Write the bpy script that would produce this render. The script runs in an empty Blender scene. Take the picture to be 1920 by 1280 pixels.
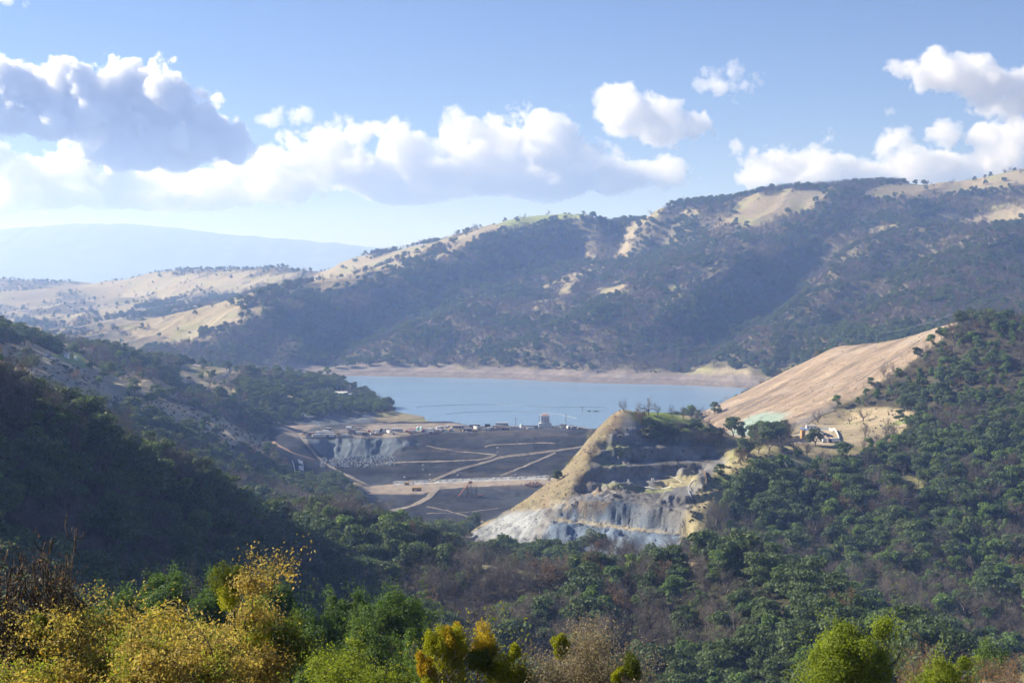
import bpy, bmesh, math, random, os
import numpy as np
from mathutils import Vector, Matrix

# ------------------------------------------------------------------ camera, sky, sun, exposure
SC = bpy.context.scene
COL = SC.collection
R = math.radians
F = 2955.0            # focal length in photo pixels (1920 wide)
HZ = 551.0            # photo row of the true horizon
WATER = -140.0
HAZE = 0.000108
cam_d = bpy.data.cameras.new('camera')
cam = bpy.data.objects.new('camera', cam_d); COL.objects.link(cam)
cam_d.sensor_width = 36.0; cam_d.lens = 36.0 * F / 1920.0
cam_d.shift_y = -(640.0 - HZ) / 1920.0
cam_d.clip_start = 0.5; cam_d.clip_end = 120000.0
cam.rotation_euler = (R(90), 0, 0)
SC.camera = cam
SUN_AZ, SUN_EL = R(-74), R(30)          # azimuth clockwise from the view direction
SUN_DIR = Vector((math.sin(SUN_AZ) * math.cos(SUN_EL), math.cos(SUN_AZ) * math.cos(SUN_EL), math.sin(SUN_EL)))
world = bpy.data.worlds.new('World'); SC.world = world; world.use_nodes = True
wn = world.node_tree.nodes; wl = world.node_tree.links
sky = wn.new('ShaderNodeTexSky'); sky.sky_type = 'NISHITA'; sky.sun_disc = False
sky.sun_elevation = SUN_EL; sky.sun_rotation = SUN_AZ
sky.air_density = 1.0; sky.dust_density = 0.0; sky.ozone_density = 6.0; sky.altitude = 300
tint = wn.new('ShaderNodeMix'); tint.data_type = 'RGBA'; tint.blend_type = 'MULTIPLY'; tint.inputs[0].default_value = 1.0; tint.inputs[7].default_value = (0.90, 0.82, 1.0, 1)   # white balance
wl.new(sky.outputs[0], tint.inputs[6]); wl.new(tint.outputs[2], wn['Background'].inputs[0]); wn['Background'].inputs[1].default_value = 0.052
sun_d = bpy.data.lights.new('sun', 'SUN'); sun_d.energy = 5.0; sun_d.angle = R(0.53); sun_d.color = (1.0, 0.95, 0.87)
sun = bpy.data.objects.new('sun', sun_d); COL.objects.link(sun)
sun.rotation_euler = (-SUN_DIR).to_track_quat('-Z', 'Y').to_euler()
sun.location = SUN_DIR * 500
SC.view_settings.view_transform = 'Standard'; SC.view_settings.look = 'None'
SC.view_settings.exposure = 1.13; SC.view_settings.gamma = 1.0
SC.view_settings.use_curve_mapping = False
SC.cycles.use_denoising = True
SC.cycles.max_bounces = 10; SC.cycles.diffuse_bounces = 2; SC.cycles.glossy_bounces = 2
SC.cycles.transmission_bounces = 3; SC.cycles.transparent_max_bounces = 16; SC.cycles.volume_bounces = 7
SC.cycles.use_adaptive_sampling = True; SC.cycles.adaptive_threshold = 0.02

# ------------------------------------------------------------------ helpers
rng = np.random.default_rng(11)
random.seed(11)

def tag(o, label=None, cat=None, group=None, kind=None):
    if label: o['label'] = label
    if cat: o['category'] = cat
    if group: o['group'] = group
    if kind: o['kind'] = kind
    return o

def mesh_from(name, verts, faces, mats=(), mat_idx=None, smooth=False):
    """verts (n,3) array, faces (m,k) array of one k or list of such arrays"""
    if not isinstance(faces, list): faces = [faces]
    faces = [np.asarray(f, dtype=np.int32) for f in faces if len(f)]
    me = bpy.data.meshes.new(name)
    v = np.asarray(verts, dtype=np.float32)
    me.vertices.add(len(v)); me.vertices.foreach_set('co', v.ravel())
    loops = np.concatenate([f.ravel() for f in faces]); tot = np.concatenate([np.full(len(f), f.shape[1], np.int32) for f in faces])
    me.loops.add(len(loops)); me.loops.foreach_set('vertex_index', loops)
    start = np.concatenate([[0], np.cumsum(tot)[:-1]]).astype(np.int32)
    me.polygons.add(len(tot)); me.polygons.foreach_set('loop_start', start)
    try: me.polygons.foreach_set('loop_total', tot)
    except Exception: pass
    for m in mats: me.materials.append(m)
    if mat_idx is not None: me.polygons.foreach_set('material_index', np.asarray(mat_idx, np.int32))
    me.polygons.foreach_set('use_smooth', np.full(len(tot), smooth, bool))
    me.update(calc_edges=True); me.validate()
    return me

def add_obj(name, me, parent=None, loc=None):
    o = bpy.data.objects.new(name, me); COL.objects.link(o)
    if parent is not None: o.parent = parent
    if loc is not None: o.location = loc
    return o

def _hash(ix, iy, seed):
    h = (ix.astype(np.uint32) * np.uint32(374761393) + iy.astype(np.uint32) * np.uint32(668265263) + np.uint32((seed * 2246822519) & 0xffffffff))
    h = (h ^ (h >> np.uint32(13))) * np.uint32(1274126177)
    h = h ^ (h >> np.uint32(16))
    return h.astype(np.float64) / 4294967295.0

def vnoise(x, y, seed=0):
    ix = np.floor(x).astype(np.int64); iy = np.floor(y).astype(np.int64)
    fx = x - ix; fy = y - iy
    fx = fx * fx * fx * (fx * (fx * 6 - 15) + 10); fy = fy * fy * fy * (fy * (fy * 6 - 15) + 10)
    a = _hash(ix, iy, seed); b = _hash(ix + 1, iy, seed); c = _hash(ix, iy + 1, seed); d = _hash(ix + 1, iy + 1, seed)
    return (a + (b - a) * fx) * (1 - fy) + (c + (d - c) * fx) * fy

def fbm(x, y, octv=4, seed=0, gain=0.5):
    s = 0; a = 1; t = 0
    for i in range(octv):
        s = s + a * (vnoise(x * 2 ** i + i * 17.3, y * 2 ** i - i * 9.1, seed + i) * 2 - 1); t += a; a *= gain
    return s / t

def ridged(x, y, octv=4, seed=0, gain=0.5):
    s = 0; a = 1; t = 0
    for i in range(octv):
        s = s + a * (1 - np.abs(vnoise(x * 2 ** i + i * 7.7, y * 2 ** i + i * 3.1, seed + i) * 2 - 1)); t += a; a *= gain
    return s / t

def smoothstep(a, b, x):
    t = np.clip((x - a) / (b - a), 0, 1); return t * t * (3 - 2 * t)

# ------------------------------------------------------------------ terrain: control curves (photo column, photo row, metres ahead)
CP = []
def C(pts, behind=None, step=55):
    out = []
    for (u0, v0, y0), (u1, v1, y1) in zip(pts[:-1], pts[1:]):
        n = max(1, int(round(math.hypot(u1 - u0, v1 - v0) / step)))
        for k in range(n):
            t = k / n; out.append((u0 + (u1 - u0) * t, v0 + (v1 - v0) * t, y0 * (y1 / y0) ** t))
    out.append(pts[-1])
    CP.extend(out)
    if behind:
        dv, g = behind
        CP.extend([(u, v + dv, y * g) for (u, v, y) in out[::2]])
def P(*pts): CP.extend(pts)
def Wz(u, v, dz=0.0):                # a point on the water line
    return (u, v, (-WATER - dz) * F / (v - HZ))

# far skyline
C([(-450, 535, 6500), (0, 523, 6300), (130, 530, 6200), (200, 528, 6000), (270, 515, 5800), (320, 507, 5600), (380, 502, 5500), (440, 502, 5400),
   (490, 507, 5200), (540, 502, 5000), (575, 505, 4800), (640, 490, 4600), (700, 476, 4500), (770, 466, 4400), (830, 450, 4300), (870, 438, 4200), (920, 420, 4150),
   (960, 410, 4100), (1000, 404, 4100), (1060, 397, 4050), (1095, 399, 4000), (1120, 410, 3980), (1140, 415, 4050), (1165, 411, 4100), (1190, 415, 4050), (1215, 410, 3900), (1240, 404, 3850),
   (1300, 406, 3800), (1340, 400, 3800), (1390, 389, 3800), (1410, 376, 3800), (1440, 367, 3800), (1500, 361, 3800), (1560, 361, 3800), (1620, 358, 3800), (1660, 350, 3850),
   (1700, 348, 3900), (1770, 343, 3950), (1820, 336, 4000), (1870, 325, 4000), (1920, 317, 4000), (2000, 308, 4000), (2370, 300, 4000)], behind=(55, 1.2))
# far hill spurs, each running down to the left and towards us
C([(1440, 440, 3500), (1390, 468, 3350), (1335, 492, 3220), (1280, 520, 3100), (1240, 540, 3020), (1180, 565, 2920), (1115, 592, 2830), (1060, 620, 2770), (1000, 655, 2710)])
C([(1650, 430, 3450), (1560, 490, 3080), (1510, 545, 2900), (1473, 570, 2800), (1413, 623, 2620), (1347, 674, 2480)])
C([(1540, 500, 3350), (1500, 562, 3150), (1450, 600, 3000), (1400, 650, 2780), (1340, 686, 2600)])
C([(1800, 460, 3100), (1740, 500, 2850), (1653, 570, 2560), (1600, 620, 2380), (1567, 650, 2280)], behind=(26, 1.13))
C([(1160, 470, 3900), (1080, 510, 3650), (980, 545, 3400), (880, 580, 3150), (790, 625, 2960), (720, 660, 2860)])
C([(1240, 470, 3800), (1200, 510, 3550), (1130, 560, 3250), (1060, 590, 3060), (970, 640, 2880), (890, 672, 2790)])
C([(960, 416, 4050), (900, 441, 3850), (840, 480, 3650), (770, 515, 3450), (690, 540, 3300), (640, 556, 3180), (517, 579, 2980), (460, 601, 2880), (400, 627, 2800), (340, 648, 2740)])
C([(1120, 425, 4080), (1090, 470, 3950), (1000, 510, 3700), (880, 545, 3450), (760, 585, 3250), (680, 620, 3080), (600, 655, 2950)])
C([(1920, 400, 3400), (1850, 420, 3350), (1720, 410, 3500)]); C([(1920, 520, 2700), (1850, 580, 2450), (1750, 640, 2200)]); P((2150, 400, 3400), (2150, 560, 2500), (2350, 400, 3400), (2350, 560, 2500))
C([(1440, 395, 3720), (1500, 400, 3650), (1600, 385, 3700), (1700, 375, 3750)])
C([(590, 520, 4600), (480, 545, 4300), (400, 560, 4150), (300, 577, 4000), (200, 592, 3900)], behind=(9, 1.06))
C([(620, 548, 3850), (480, 583, 3500), (400, 590, 3400), (333, 594, 3350), (233, 611, 3250), (83, 635, 3150), (-100, 650, 3000)], behind=(12, 1.07))
C([(270, 563, 4650), (173, 587, 4400), (100, 603, 4200), (0, 617, 4000), (-150, 630, 3800)], behind=(10, 1.07))
C([(220, 552, 5100), (117, 565, 4900), (0, 585, 4700), (-200, 595, 4600)], behind=(10, 1.06))
C([(150, 540, 5700), (0, 548, 5500), (-200, 550, 5500)], behind=(6, 1.04))
C([(330, 660, 2900), (250, 652, 3000), (150, 655, 2900)]); P((560, 640, 2860), (480, 665, 2780), (400, 668, 2720), (560, 690, 2760))
# far shore: bank top, water line, lake bed
C([(560, 702, 2900), (640, 684, 2850), (720, 690, 2790), (800, 689, 2760), (900, 687, 2710), (1000, 688, 2650), (1100, 691, 2580), (1200, 695, 2540), (1300, 695, 2500), (1345, 689, 2460), (1420, 694, 2400), (1500, 690, 2380)])
C([Wz(560, 704), Wz(650, 704.5), Wz(750, 706), Wz(900, 709), Wz(1000, 713), Wz(1050, 716), Wz(1150, 719), Wz(1280, 722), Wz(1400, 727), Wz(1480, 732)])
def bed(u, y, z=-150): P((u, HZ - z * F / y, y))
for u in (740, 850, 960, 1080, 1200, 1300): bed(u, 2250 if u > 1000 else 2400, -152)
for u in (860, 960, 1080, 1200, 1300): bed(u, 2000, -153)
for u in (960, 1060, 1160, 1260): bed(u, 1780, -150)
# left middle ridge down to the lake
C([(-400, 560, 1100), (-150, 590, 1200), (0, 617, 1300), (50, 630, 1380), (100, 643, 1480), (150, 647, 1560), (200, 655, 1660), (230, 664, 1720), (300, 677, 1850), (340, 682, 1900), (450, 697, 2050), (517, 700, 2130), (567, 702, 2200),
   (620, 706, 2250), (660, 722, 2180), (690, 748, 2070), (745, 764, 1945), (800, 781, 1810), (850, 791, 1725), (890, 798.5, 1676)], behind=(22, 1.09))
P((620, 738, 1930), (560, 735, 1860), (640, 768, 1740), (560, 765, 1700), (700, 780, 1750), (700, 793, 1668), (600, 797, 1640), (500, 745, 1720), (520, 790, 1590), (420, 740, 1600), (760, 790, 1720), (680, 757, 1900))
C([(0, 660, 1050), (94, 682, 1120), (152, 703, 1160), (230, 722, 1240)])
C([(0, 690, 930), (100, 701, 1040), (162, 727, 1100), (219, 748, 1150), (280, 758, 1220), (354, 771, 1320), (427, 801, 1420), (493, 833, 1470)], behind=(13, 1.05))
C([(227, 715, 1330), (283, 716, 1420), (317, 724, 1470), (360, 750, 1520), (440, 780, 1570)], behind=(12, 1.05))
P((-200, 640, 900), (-400, 620, 850), (200, 810, 1010), (300, 840, 1060), (400, 868, 1160), (480, 895, 1240), (560, 935, 1180), (640, 945, 1200), (620, 915, 1300), (60, 760, 900))
P((150, 900, 800), (300, 960, 800), (440, 1010, 820), (550, 1015, 900), (650, 1005, 950), (0, 830, 750))
# dam: crest plateau, face, floor, pit
def PZ(u, y, z): P((u, HZ - z * F / y, y))
for u in range(520, 1101, 60):
    PZ(u, 1660 if u > 700 else 1640, -138.6); PZ(u, 1615, -138.2)
    PZ(u, 1575 if u > 760 else 1530, -138.2)
for u in (900, 1000, 1090): PZ(u, 1690, -142)
C([(800, 837, 1520), (861, 848, 1515), (926, 853, 1510), (1042, 846, 1525), (1097, 838, 1540)])
C([(780, 866, 1478), (864, 864, 1482), (926, 861, 1500)])
C([(720, 906, 1420), (800, 903, 1430), (920, 897, 1445), (1030, 894, 1455), (1080, 893, 1455)])
C([(690, 914, 1390), (800, 911, 1395), (920, 910, 1395), (1030, 906, 1400)])
C([(700, 932, 1335), (790, 934, 1335), (860, 946, 1310), (920, 940, 1330), (1000, 925, 1365)])
C([(690, 962, 1260), (790, 975, 1235), (880, 978, 1230), (960, 955, 1290)])
C([(720, 1010, 1120), (800, 1015, 1110), (870, 1020, 1100)])
C([(600, 826, 1515), (680, 824, 1515), (742, 823, 1518)]); C([(612, 852, 1510), (680, 856, 1500), (725, 856, 1500)]); C([(640, 868, 1470), (690, 872, 1465), (730, 866, 1475)])
C([(568, 816, 1560), (580, 835, 1530), (600, 858, 1490), (640, 880, 1450), (690, 908, 1415)])
P((560, 840, 1480), (545, 860, 1420), (600, 885, 1420), (560, 890, 1370), (640, 908, 1385))
P((500, 815, 1560), (520, 822, 1530))
# knoll with the quarried face
C([(1163, 772, 1085), (1140, 790, 1095), (1110, 822, 1090), (1075, 870, 1080), (1040, 910, 1070), (960, 955, 1045), (880, 1003, 1020)], behind=(30, 1.05))
C([(1168, 776, 1070), (1148, 810, 1045), (1128, 850, 1020), (1110, 885, 1000), (1080, 930, 972), (1045, 958, 955)])
C([(1165, 768, 1080), (1200, 771, 1085), (1250, 776, 1090), (1300, 788, 1090), (1330, 803, 1090)], behind=(28, 1.07))
C([(1370, 828, 1080), (1420, 842, 1065), (1470, 838, 1060), (1520, 848, 1050), (1580, 862, 1040)])
C([(1152, 806, 1052), (1220, 815, 1058), (1290, 830, 1062), (1340, 848, 1060)])
C([(1137, 838, 1032), (1200, 842, 1040), (1270, 850, 1046), (1330, 868, 1042)]); C([(1135, 871, 1014), (1200, 875, 1020), (1270, 880, 1024), (1320, 885, 1020)])
C([(1118, 905, 996), (1200, 908, 1000), (1270, 903, 1000), (1298, 897, 996)])
C([(1110, 909, 990), (1163, 911, 984), (1234, 922, 962), (1262, 918, 965)])
C([(1060, 947, 962), (1110, 936, 952), (1150, 940, 945), (1230, 945, 925), (1290, 960, 905)])
C([(1030, 972, 956), (1100, 982, 942), (1180, 991, 925), (1285, 1002, 900)])
C([(990, 1042, 928), (1100, 1045, 904), (1200, 1041, 880), (1270, 1032, 868)]); P((940, 1030, 950), (900, 1018, 985))
for u in (900, 1000, 1100, 1200): PZ(u, 860, -153); PZ(u, 800, -152)
# second spur with the bright grass crest
C([(1520, 846, 1040), (1447, 838, 1010), (1390, 862, 982), (1347, 885, 968), (1315, 915, 945), (1300, 955, 912), (1290, 990, 888), (1280, 1040, 858)])
# tan cut slope and the ground about it
C([(1850, 610, 1335), (1800, 610, 1330), (1700, 683, 1305), (1600, 742, 1292), (1565, 755, 1290), (1520, 785, 1262), (1480, 802, 1225), (1440, 814, 1185)])
C([(1790, 606, 1390), (1740, 622, 1440), (1680, 637, 1490), (1570, 649, 1560), (1470, 697, 1570), (1370, 747, 1555), (1305, 776, 1520)], behind=(16, 1.06))
P((1480, 740, 1430), (1400, 770, 1420), (1570, 700, 1420), (1680, 650, 1400), (1380, 806, 1330), (1340, 795, 1420))
P((1310, 810, 1650), (1450, 760, 1750), (1570, 730, 1750), (1700, 690, 1700), (1850, 650, 1700), (2100, 640, 1700))
C([(1590, 783, 1268), (1530, 806, 1225), (1490, 822, 1170)]); P((1450, 828, 1130), (1410, 832, 1140))
P((1500, 832, 1075), (1580, 829, 1075), (1500, 812, 1130), (1570, 806, 1150), (1660, 776, 1230), (1690, 802, 1150), (1630, 830, 1070))
C([(1850, 612, 1330), (1920, 612, 1310), (2100, 610, 1290), (2370, 600, 1280)], behind=(15, 1.1))
P((1700, 740, 1260), (1760, 690, 1275), (1850, 700, 1225), (1920, 660, 1260), (1780, 770, 1180), (1900, 780, 1130), (2100, 720, 1180), (2350, 720, 1180))
P((1900, 850, 1040), (1900, 920, 960), (1900, 1010, 890), (1900, 1100, 800), (1900, 1200, 730), (2150, 860, 1000), (2150, 1010, 850), (2150, 1150, 740), (2370, 900, 980), (2370, 1100, 800))
P((1750, 830, 1070), (1750, 900, 985), (1750, 980, 910), (1750, 1060, 830), (1750, 1150, 760), (1600, 905, 985), (1600, 1000, 900), (1600, 1090, 820), (1450, 900, 965), (1450, 960, 925), (1480, 1050, 850), (1380, 960, 935), (1370, 1040, 875), (1660, 855, 1055))
# middle ridge and its right-hand spur
C([(530, 994, 690), (580, 986, 710), (650, 986, 720), (720, 1002, 705), (800, 1028, 690), (850, 1050, 680), (920, 1068, 670), (1000, 1080, 660), (1080, 1082, 660), (1150, 1078, 660), (1220, 1072, 655), (1290, 1062, 645),
   (1340, 1058, 625), (1400, 1066, 605), (1450, 1088, 585), (1500, 1115, 565), (1550, 1145, 540), (1620, 1182, 500), (1700, 1225, 460), (1800, 1290, 420)], behind=(60, 1.12))
P((600, 1150, 575), (800, 1190, 560), (1000, 1220, 550), (1200, 1225, 535), (1400, 1235, 500), (700, 1070, 630), (950, 1120, 605), (1200, 1120, 595), (1350, 1130, 570))
for u, z in ((500, -112), (700, -125), (1000, -132), (1300, -128), (1600, -125)): PZ(u, 430, z)
for u in (1000, 1300, 1600): PZ(u, 330, -105)
for u in (1900, 2200): PZ(u, 560, -160); PZ(u, 400, -118); PZ(u, 300, -82)
# dark near ridge on the left
C([(-450, 600, 400), (-200, 650, 440), (0, 722, 480), (60, 752, 500), (150, 815, 540), (250, 848, 580), (330, 900, 620), (440, 965, 660), (530, 994, 690)], behind=(75, 1.14))
P((-200, 800, 400), (-200, 950, 350), (0, 850, 430), (0, 950, 400), (100, 1080, 385), (150, 950, 450), (300, 1080, 450), (300, 980, 520), (430, 1080, 520), (200, 1250, 340), (400, 1300, 400), (-200, 1150, 320))
# foreground hill
for u in (-450, 0, 500, 1000, 1500, 2000, 2370): PZ(u, 6, -4.0); PZ(u, 20, -7.0); PZ(u, 50, -15.5)
for u, z in ((-450, -33), (0, -33), (400, -34), (800, -36), (1200, -38), (1600, -37), (2000, -33), (2370, -32)): PZ(u, 110, z + 3); PZ(u, 170, z - 7)
for u, z in ((-400, -56), (0, -60), (400, -72), (800, -80), (1200, -82), (1600, -78), (2000, -60), (2300, -58)): PZ(u, 240, z)

cp = np.array(CP); cp = cp[cp[:, 2] > 1]
KY = 1.9
def param(u, y): return np.stack([u / 1000.0, KY * np.log(y)], -1)
pp = param(cp[:, 0], cp[:, 2]); val = (cp[:, 1] - HZ) / F
# merge near-duplicates
keep = []
for i in range(len(pp)):
    if all(((pp[i] - pp[j]) ** 2).sum() > 0.008 ** 2 for j in keep): keep.append(i)
pp = pp[keep]; val = val[keep]; cp = cp[keep]
def phi(r2): return -np.sqrt(r2 + 1e-4)
n = len(pp)
A = np.zeros((n + 3, n + 3)); A[:n, :n] = phi(((pp[:, None] - pp[None]) ** 2).sum(-1)) + np.eye(n) * 2e-3
A[:n, n] = 1; A[:n, n + 1:] = pp; A[n, :n] = 1; A[n + 1:, :n] = pp.T
sol = np.linalg.solve(A, np.concatenate([val, np.zeros(3)]))
def tps(u, y):
    q = param(u.ravel(), y.ravel()); out = np.empty(len(q))
    for s in range(0, len(q), 8000):
        c = q[s:s + 8000]
        r2 = (c[:, None, 0] - pp[None, :, 0]) ** 2 + (c[:, None, 1] - pp[None, :, 1]) ** 2
        out[s:s + 8000] = phi(r2) @ sol[:n] + sol[n] + c @ sol[n + 1:]
    return out.reshape(u.shape)

def seg(a, b, k, log=False): return np.geomspace(a, b, k, endpoint=False) if log else np.linspace(a, b, k, endpoint=False)
YS = np.concatenate([seg(4, 300, 150, True), seg(300, 820, 260), seg(820, 1100, 190), seg(1100, 1740, 330), seg(1740, 2250, 80), seg(2250, 4300, 430), seg(4300, 7000, 110), [7000, 7400, 8000, 9000]])
US = np.linspace(-450, 2370, 960)
ycoarse = np.concatenate([YS[::2], YS[-1:]]); ycoarse = np.unique(ycoarse)
ucoarse = US[::2] if (len(US) % 2) else np.concatenate([US[::2], US[-1:]])
yc = np.minimum(ycoarse, 7000)
UU, YY = np.meshgrid(ucoarse, yc)
Wc = tps(UU, YY)
Zc = -Wc * YY
# bilinear upsample in (u, log y)
def lerp_rows(Zc, yc, ys):
    i = np.clip(np.searchsorted(yc, ys, 'right') - 1, 0, len(yc) - 2); t = ((ys - yc[i]) / (yc[i + 1] - yc[i]))[:, None]
    return Zc[i] * (1 - t) + Zc[i + 1] * t
Z = lerp_rows(Zc, ycoarse, YS)
i = np.clip(np.searchsorted(ucoarse, US, 'right') - 1, 0, len(ucoarse) - 2); t = (US - ucoarse[i]) / (ucoarse[i + 1] - ucoarse[i])
Z = Z[:, i] * (1 - t) + Z[:, i + 1] * t
UG, YG = np.meshgrid(US, YS); XG = (UG - 960.0) / F * YG
VG = HZ - Z / YG * F                # photo row of every terrain point before the relief noise

def inpoly(poly, U, V):
    poly = np.asarray(poly, float); ins = np.zeros(U.shape, bool); x, y = poly[:, 0], poly[:, 1]; j = len(poly) - 1
    for i in range(len(poly)):
        with np.errstate(divide='ignore', invalid='ignore'):
            c = ((y[i] > V) != (y[j] > V)) & (U < (x[j] - x[i]) * (V - y[i]) / (y[j] - y[i]) + x[i])
        ins ^= c; j = i
    return ins
def zone(poly, y0, y1):                      # photo outline + depth range -> mask over the terrain
    b = np.asarray(poly); m = np.zeros(UG.shape, bool)
    s = (UG >= b[:, 0].min()) & (UG <= b[:, 0].max()) & (YG >= y0) & (YG <= y1)
    m[s] = inpoly(poly, UG[s], VG[s]); return m
def blur(m, k=2):
    m = m.astype(np.float32)
    for ax in (0, 1):
        s = np.zeros_like(m)
        for d in range(-k, k + 1): s += np.roll(m, d, ax)
        m = s / (2 * k + 1)
    return m

ZN = {}
ZN['dam'] = zone([(500, 800), (560, 790), (1110, 790), (1100, 835), (1045, 905), (960, 955), (860, 1010), (690, 1000), (680, 905), (560, 905), (490, 835)], 1080, 1760)
ZN['tan'] = zone([(1795, 604), (1680, 634), (1575, 645), (1470, 692), (1365, 743), (1295, 775), (1310, 795), (1390, 820), (1445, 818), (1485, 803), (1522, 787), (1567, 757), (1602, 744), (1702, 685), (1806, 608)], 1150, 1640)
ZN['quarry'] = zone([(1165, 765), (1145, 790), (1110, 880), (1070, 935), (960, 950), (870, 1005), (960, 1045), (1290, 1045), (1310, 960), (1340, 905), (1365, 870), (1340, 845), (1270, 800), (1200, 795)], 860, 1110)
ZN['pad'] = zone([(1475, 830), (1500, 780), (1590, 765), (1690, 765), (1690, 800), (1600, 835)], 1040, 1290)
FLAT = np.clip(blur(ZN['dam'] | ZN['pad'], 4) + 0.75 * blur(ZN['tan'], 3) + 1.0 * blur(ZN['quarry'], 4), 0, 1)
lakeish = smoothstep(WATER + 6, WATER - 2, Z) * (YG > 1640) * (YG < 2900)
amp = (1 - FLAT) * (1 - lakeish)
# relief noise
far = smoothstep(2500, 3000, YG)
gx = XG * 0.87 - YG * 0.5; gy = XG * 0.5 + YG * 0.87       # gullies run down the spurs
rel = far * (ridged(gx / 260 + 0.25 * fbm(XG / 200, YG / 200, 2, 5), gy / 900, 4, 3) - 0.62) * 64
rel += far * fbm(XG / 90, YG / 90, 4, 8) * 7
rel *= 1 - 0.65 * smoothstep(3300, 3900, YG)
crest_fade = smoothstep(0, 1, 1)
rel += (1 - far) * smoothstep(150, 700, YG) * ((ridged(XG / 95, YG / 130, 4, 21) - 0.6) * 9 + fbm(XG / 30, YG / 30, 4, 31) * 1.8)
rel += fbm(XG / 6.0, YG / 6.0, 3, 41) * 0.35 * smoothstep(10, 60, YG) * (1 - far)
Z0 = Z.copy()
Z = Z + rel * amp
# rock faces: rough quarried rock with benches
q = blur(ZN['quarry'], 4)
vert = ridged(XG / 7.0, Z0 / 26.0, 4, 51) - 0.55
Z = Z + q * smoothstep(-84, -94, Z0) * (vert * 0.8 + fbm(XG / 14, (YG + Z0 * 3) / 14, 4, 57) * 2.2 + fbm(XG / 3.5, (YG + Z0 * 3) / 3.5, 3, 58) * 0.7)
def terrace(z, h, k): 
    s = z / h; b = np.floor(s); fr = s - b; return (b + smoothstep(0.5 - k, 0.5 + k, fr)) * h
q = q * smoothstep(-88, -98, Z0)
def terr(z, h, o, k): return terrace(z - o, h, k) + o
Zt = np.where(Z > -119.4, terr(Z, 9.4, -119.4, 0.16), terr(Z, 12.5, -125.0, 0.2))
q2 = blur(ZN['quarry'] & (UG > 1030), 3) * smoothstep(-92, -98, Z0)
Z = Z * (1 - 0.8 * q2) + 0.8 * q2 * Zt
qr = q * smoothstep(-118, -123, Z0); crack = 1 - np.abs(2 * vnoise(XG / 5.0 + 0.8 * fbm(XG / 6, YG / 6, 2, 81), (YG + Z0 * 2) / 9.0, 82) - 1)
Z = Z + q * (1 - smoothstep(-118, -123, Z0)) * (UG < 1180) * (fbm(XG / 5, (YG + Z0) / 7, 4, 84) * 2.4)
Z = Z + qr * ((crack - 0.5) * 2.0 + fbm(XG / 2.2, (YG + Z0 * 2) / 2.2, 3, 83) * 1.0)
tn = blur(ZN['tan'], 2)
Z = Z + tn * (ridged((XG * 0.25 - YG * 0.45) / 9 , (XG * 0.9 + YG * 0.4) / 70, 4, 61) - 0.6) * 1.6
dm = blur(ZN['dam'], 2)
gp = blur(zone([(578, 823), (745, 822), (775, 832), (730, 857), (640, 858), (602, 850)], 1440, 1560), 2)
Z = Z + gp * ((ridged(XG / 9 + 0.5 * fbm(XG / 12, YG / 12, 2, 141), YG / 40, 3, 142) - 0.6) * 4.5 + fbm(XG / 5, YG / 9, 3, 143) * 0.8)
Z = Z + dm * (fbm(XG / 9, YG / 12, 4, 66) * 0.9 + (ridged(XG / 40, YG / 16, 3, 67) - 0.6) * 1.8)
VG = HZ - Z / YG * F

def ground(u, y):
    """height of the terrain at photo column u, y metres ahead (arrays)"""
    u = np.asarray(u, float); y = np.asarray(y, float)
    i = np.clip(np.searchsorted(YS, y, 'right') - 1, 0, len(YS) - 2); t = (y - YS[i]) / (YS[i + 1] - YS[i])
    c = (u - US[0]) / (US[1] - US[0]); j = np.clip(np.floor(c).astype(int), 0, len(US) - 2); s = c - j
    return (Z[i, j] * (1 - s) + Z[i, j + 1] * s) * (1 - t) + (Z[i + 1, j] * (1 - s) + Z[i + 1, j + 1] * s) * t
def ground_xy(x, y): return float(ground(960 + np.asarray(x) / y * F, y))
def hit(u, v, y0=20, y1=7000):
    """first terrain point beyond y0 seen at photo pixel (u, v)"""
    ys = YS[(YS >= y0) & (YS <= y1)]; z = ground(np.full(len(ys), float(u)), ys); vv = HZ - z / ys * F
    k = np.nonzero(vv <= v)[0]; k = k[0] if len(k) else len(ys) - 1
    y = ys[k]
    if k > 0 and vv[k - 1] > v: t = (vv[k - 1] - v) / (vv[k - 1] - vv[k]); y = ys[k - 1] + t * (ys[k] - ys[k - 1])
    return Vector(((u - 960) / F * y, y, float(ground(u, y))))

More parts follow.
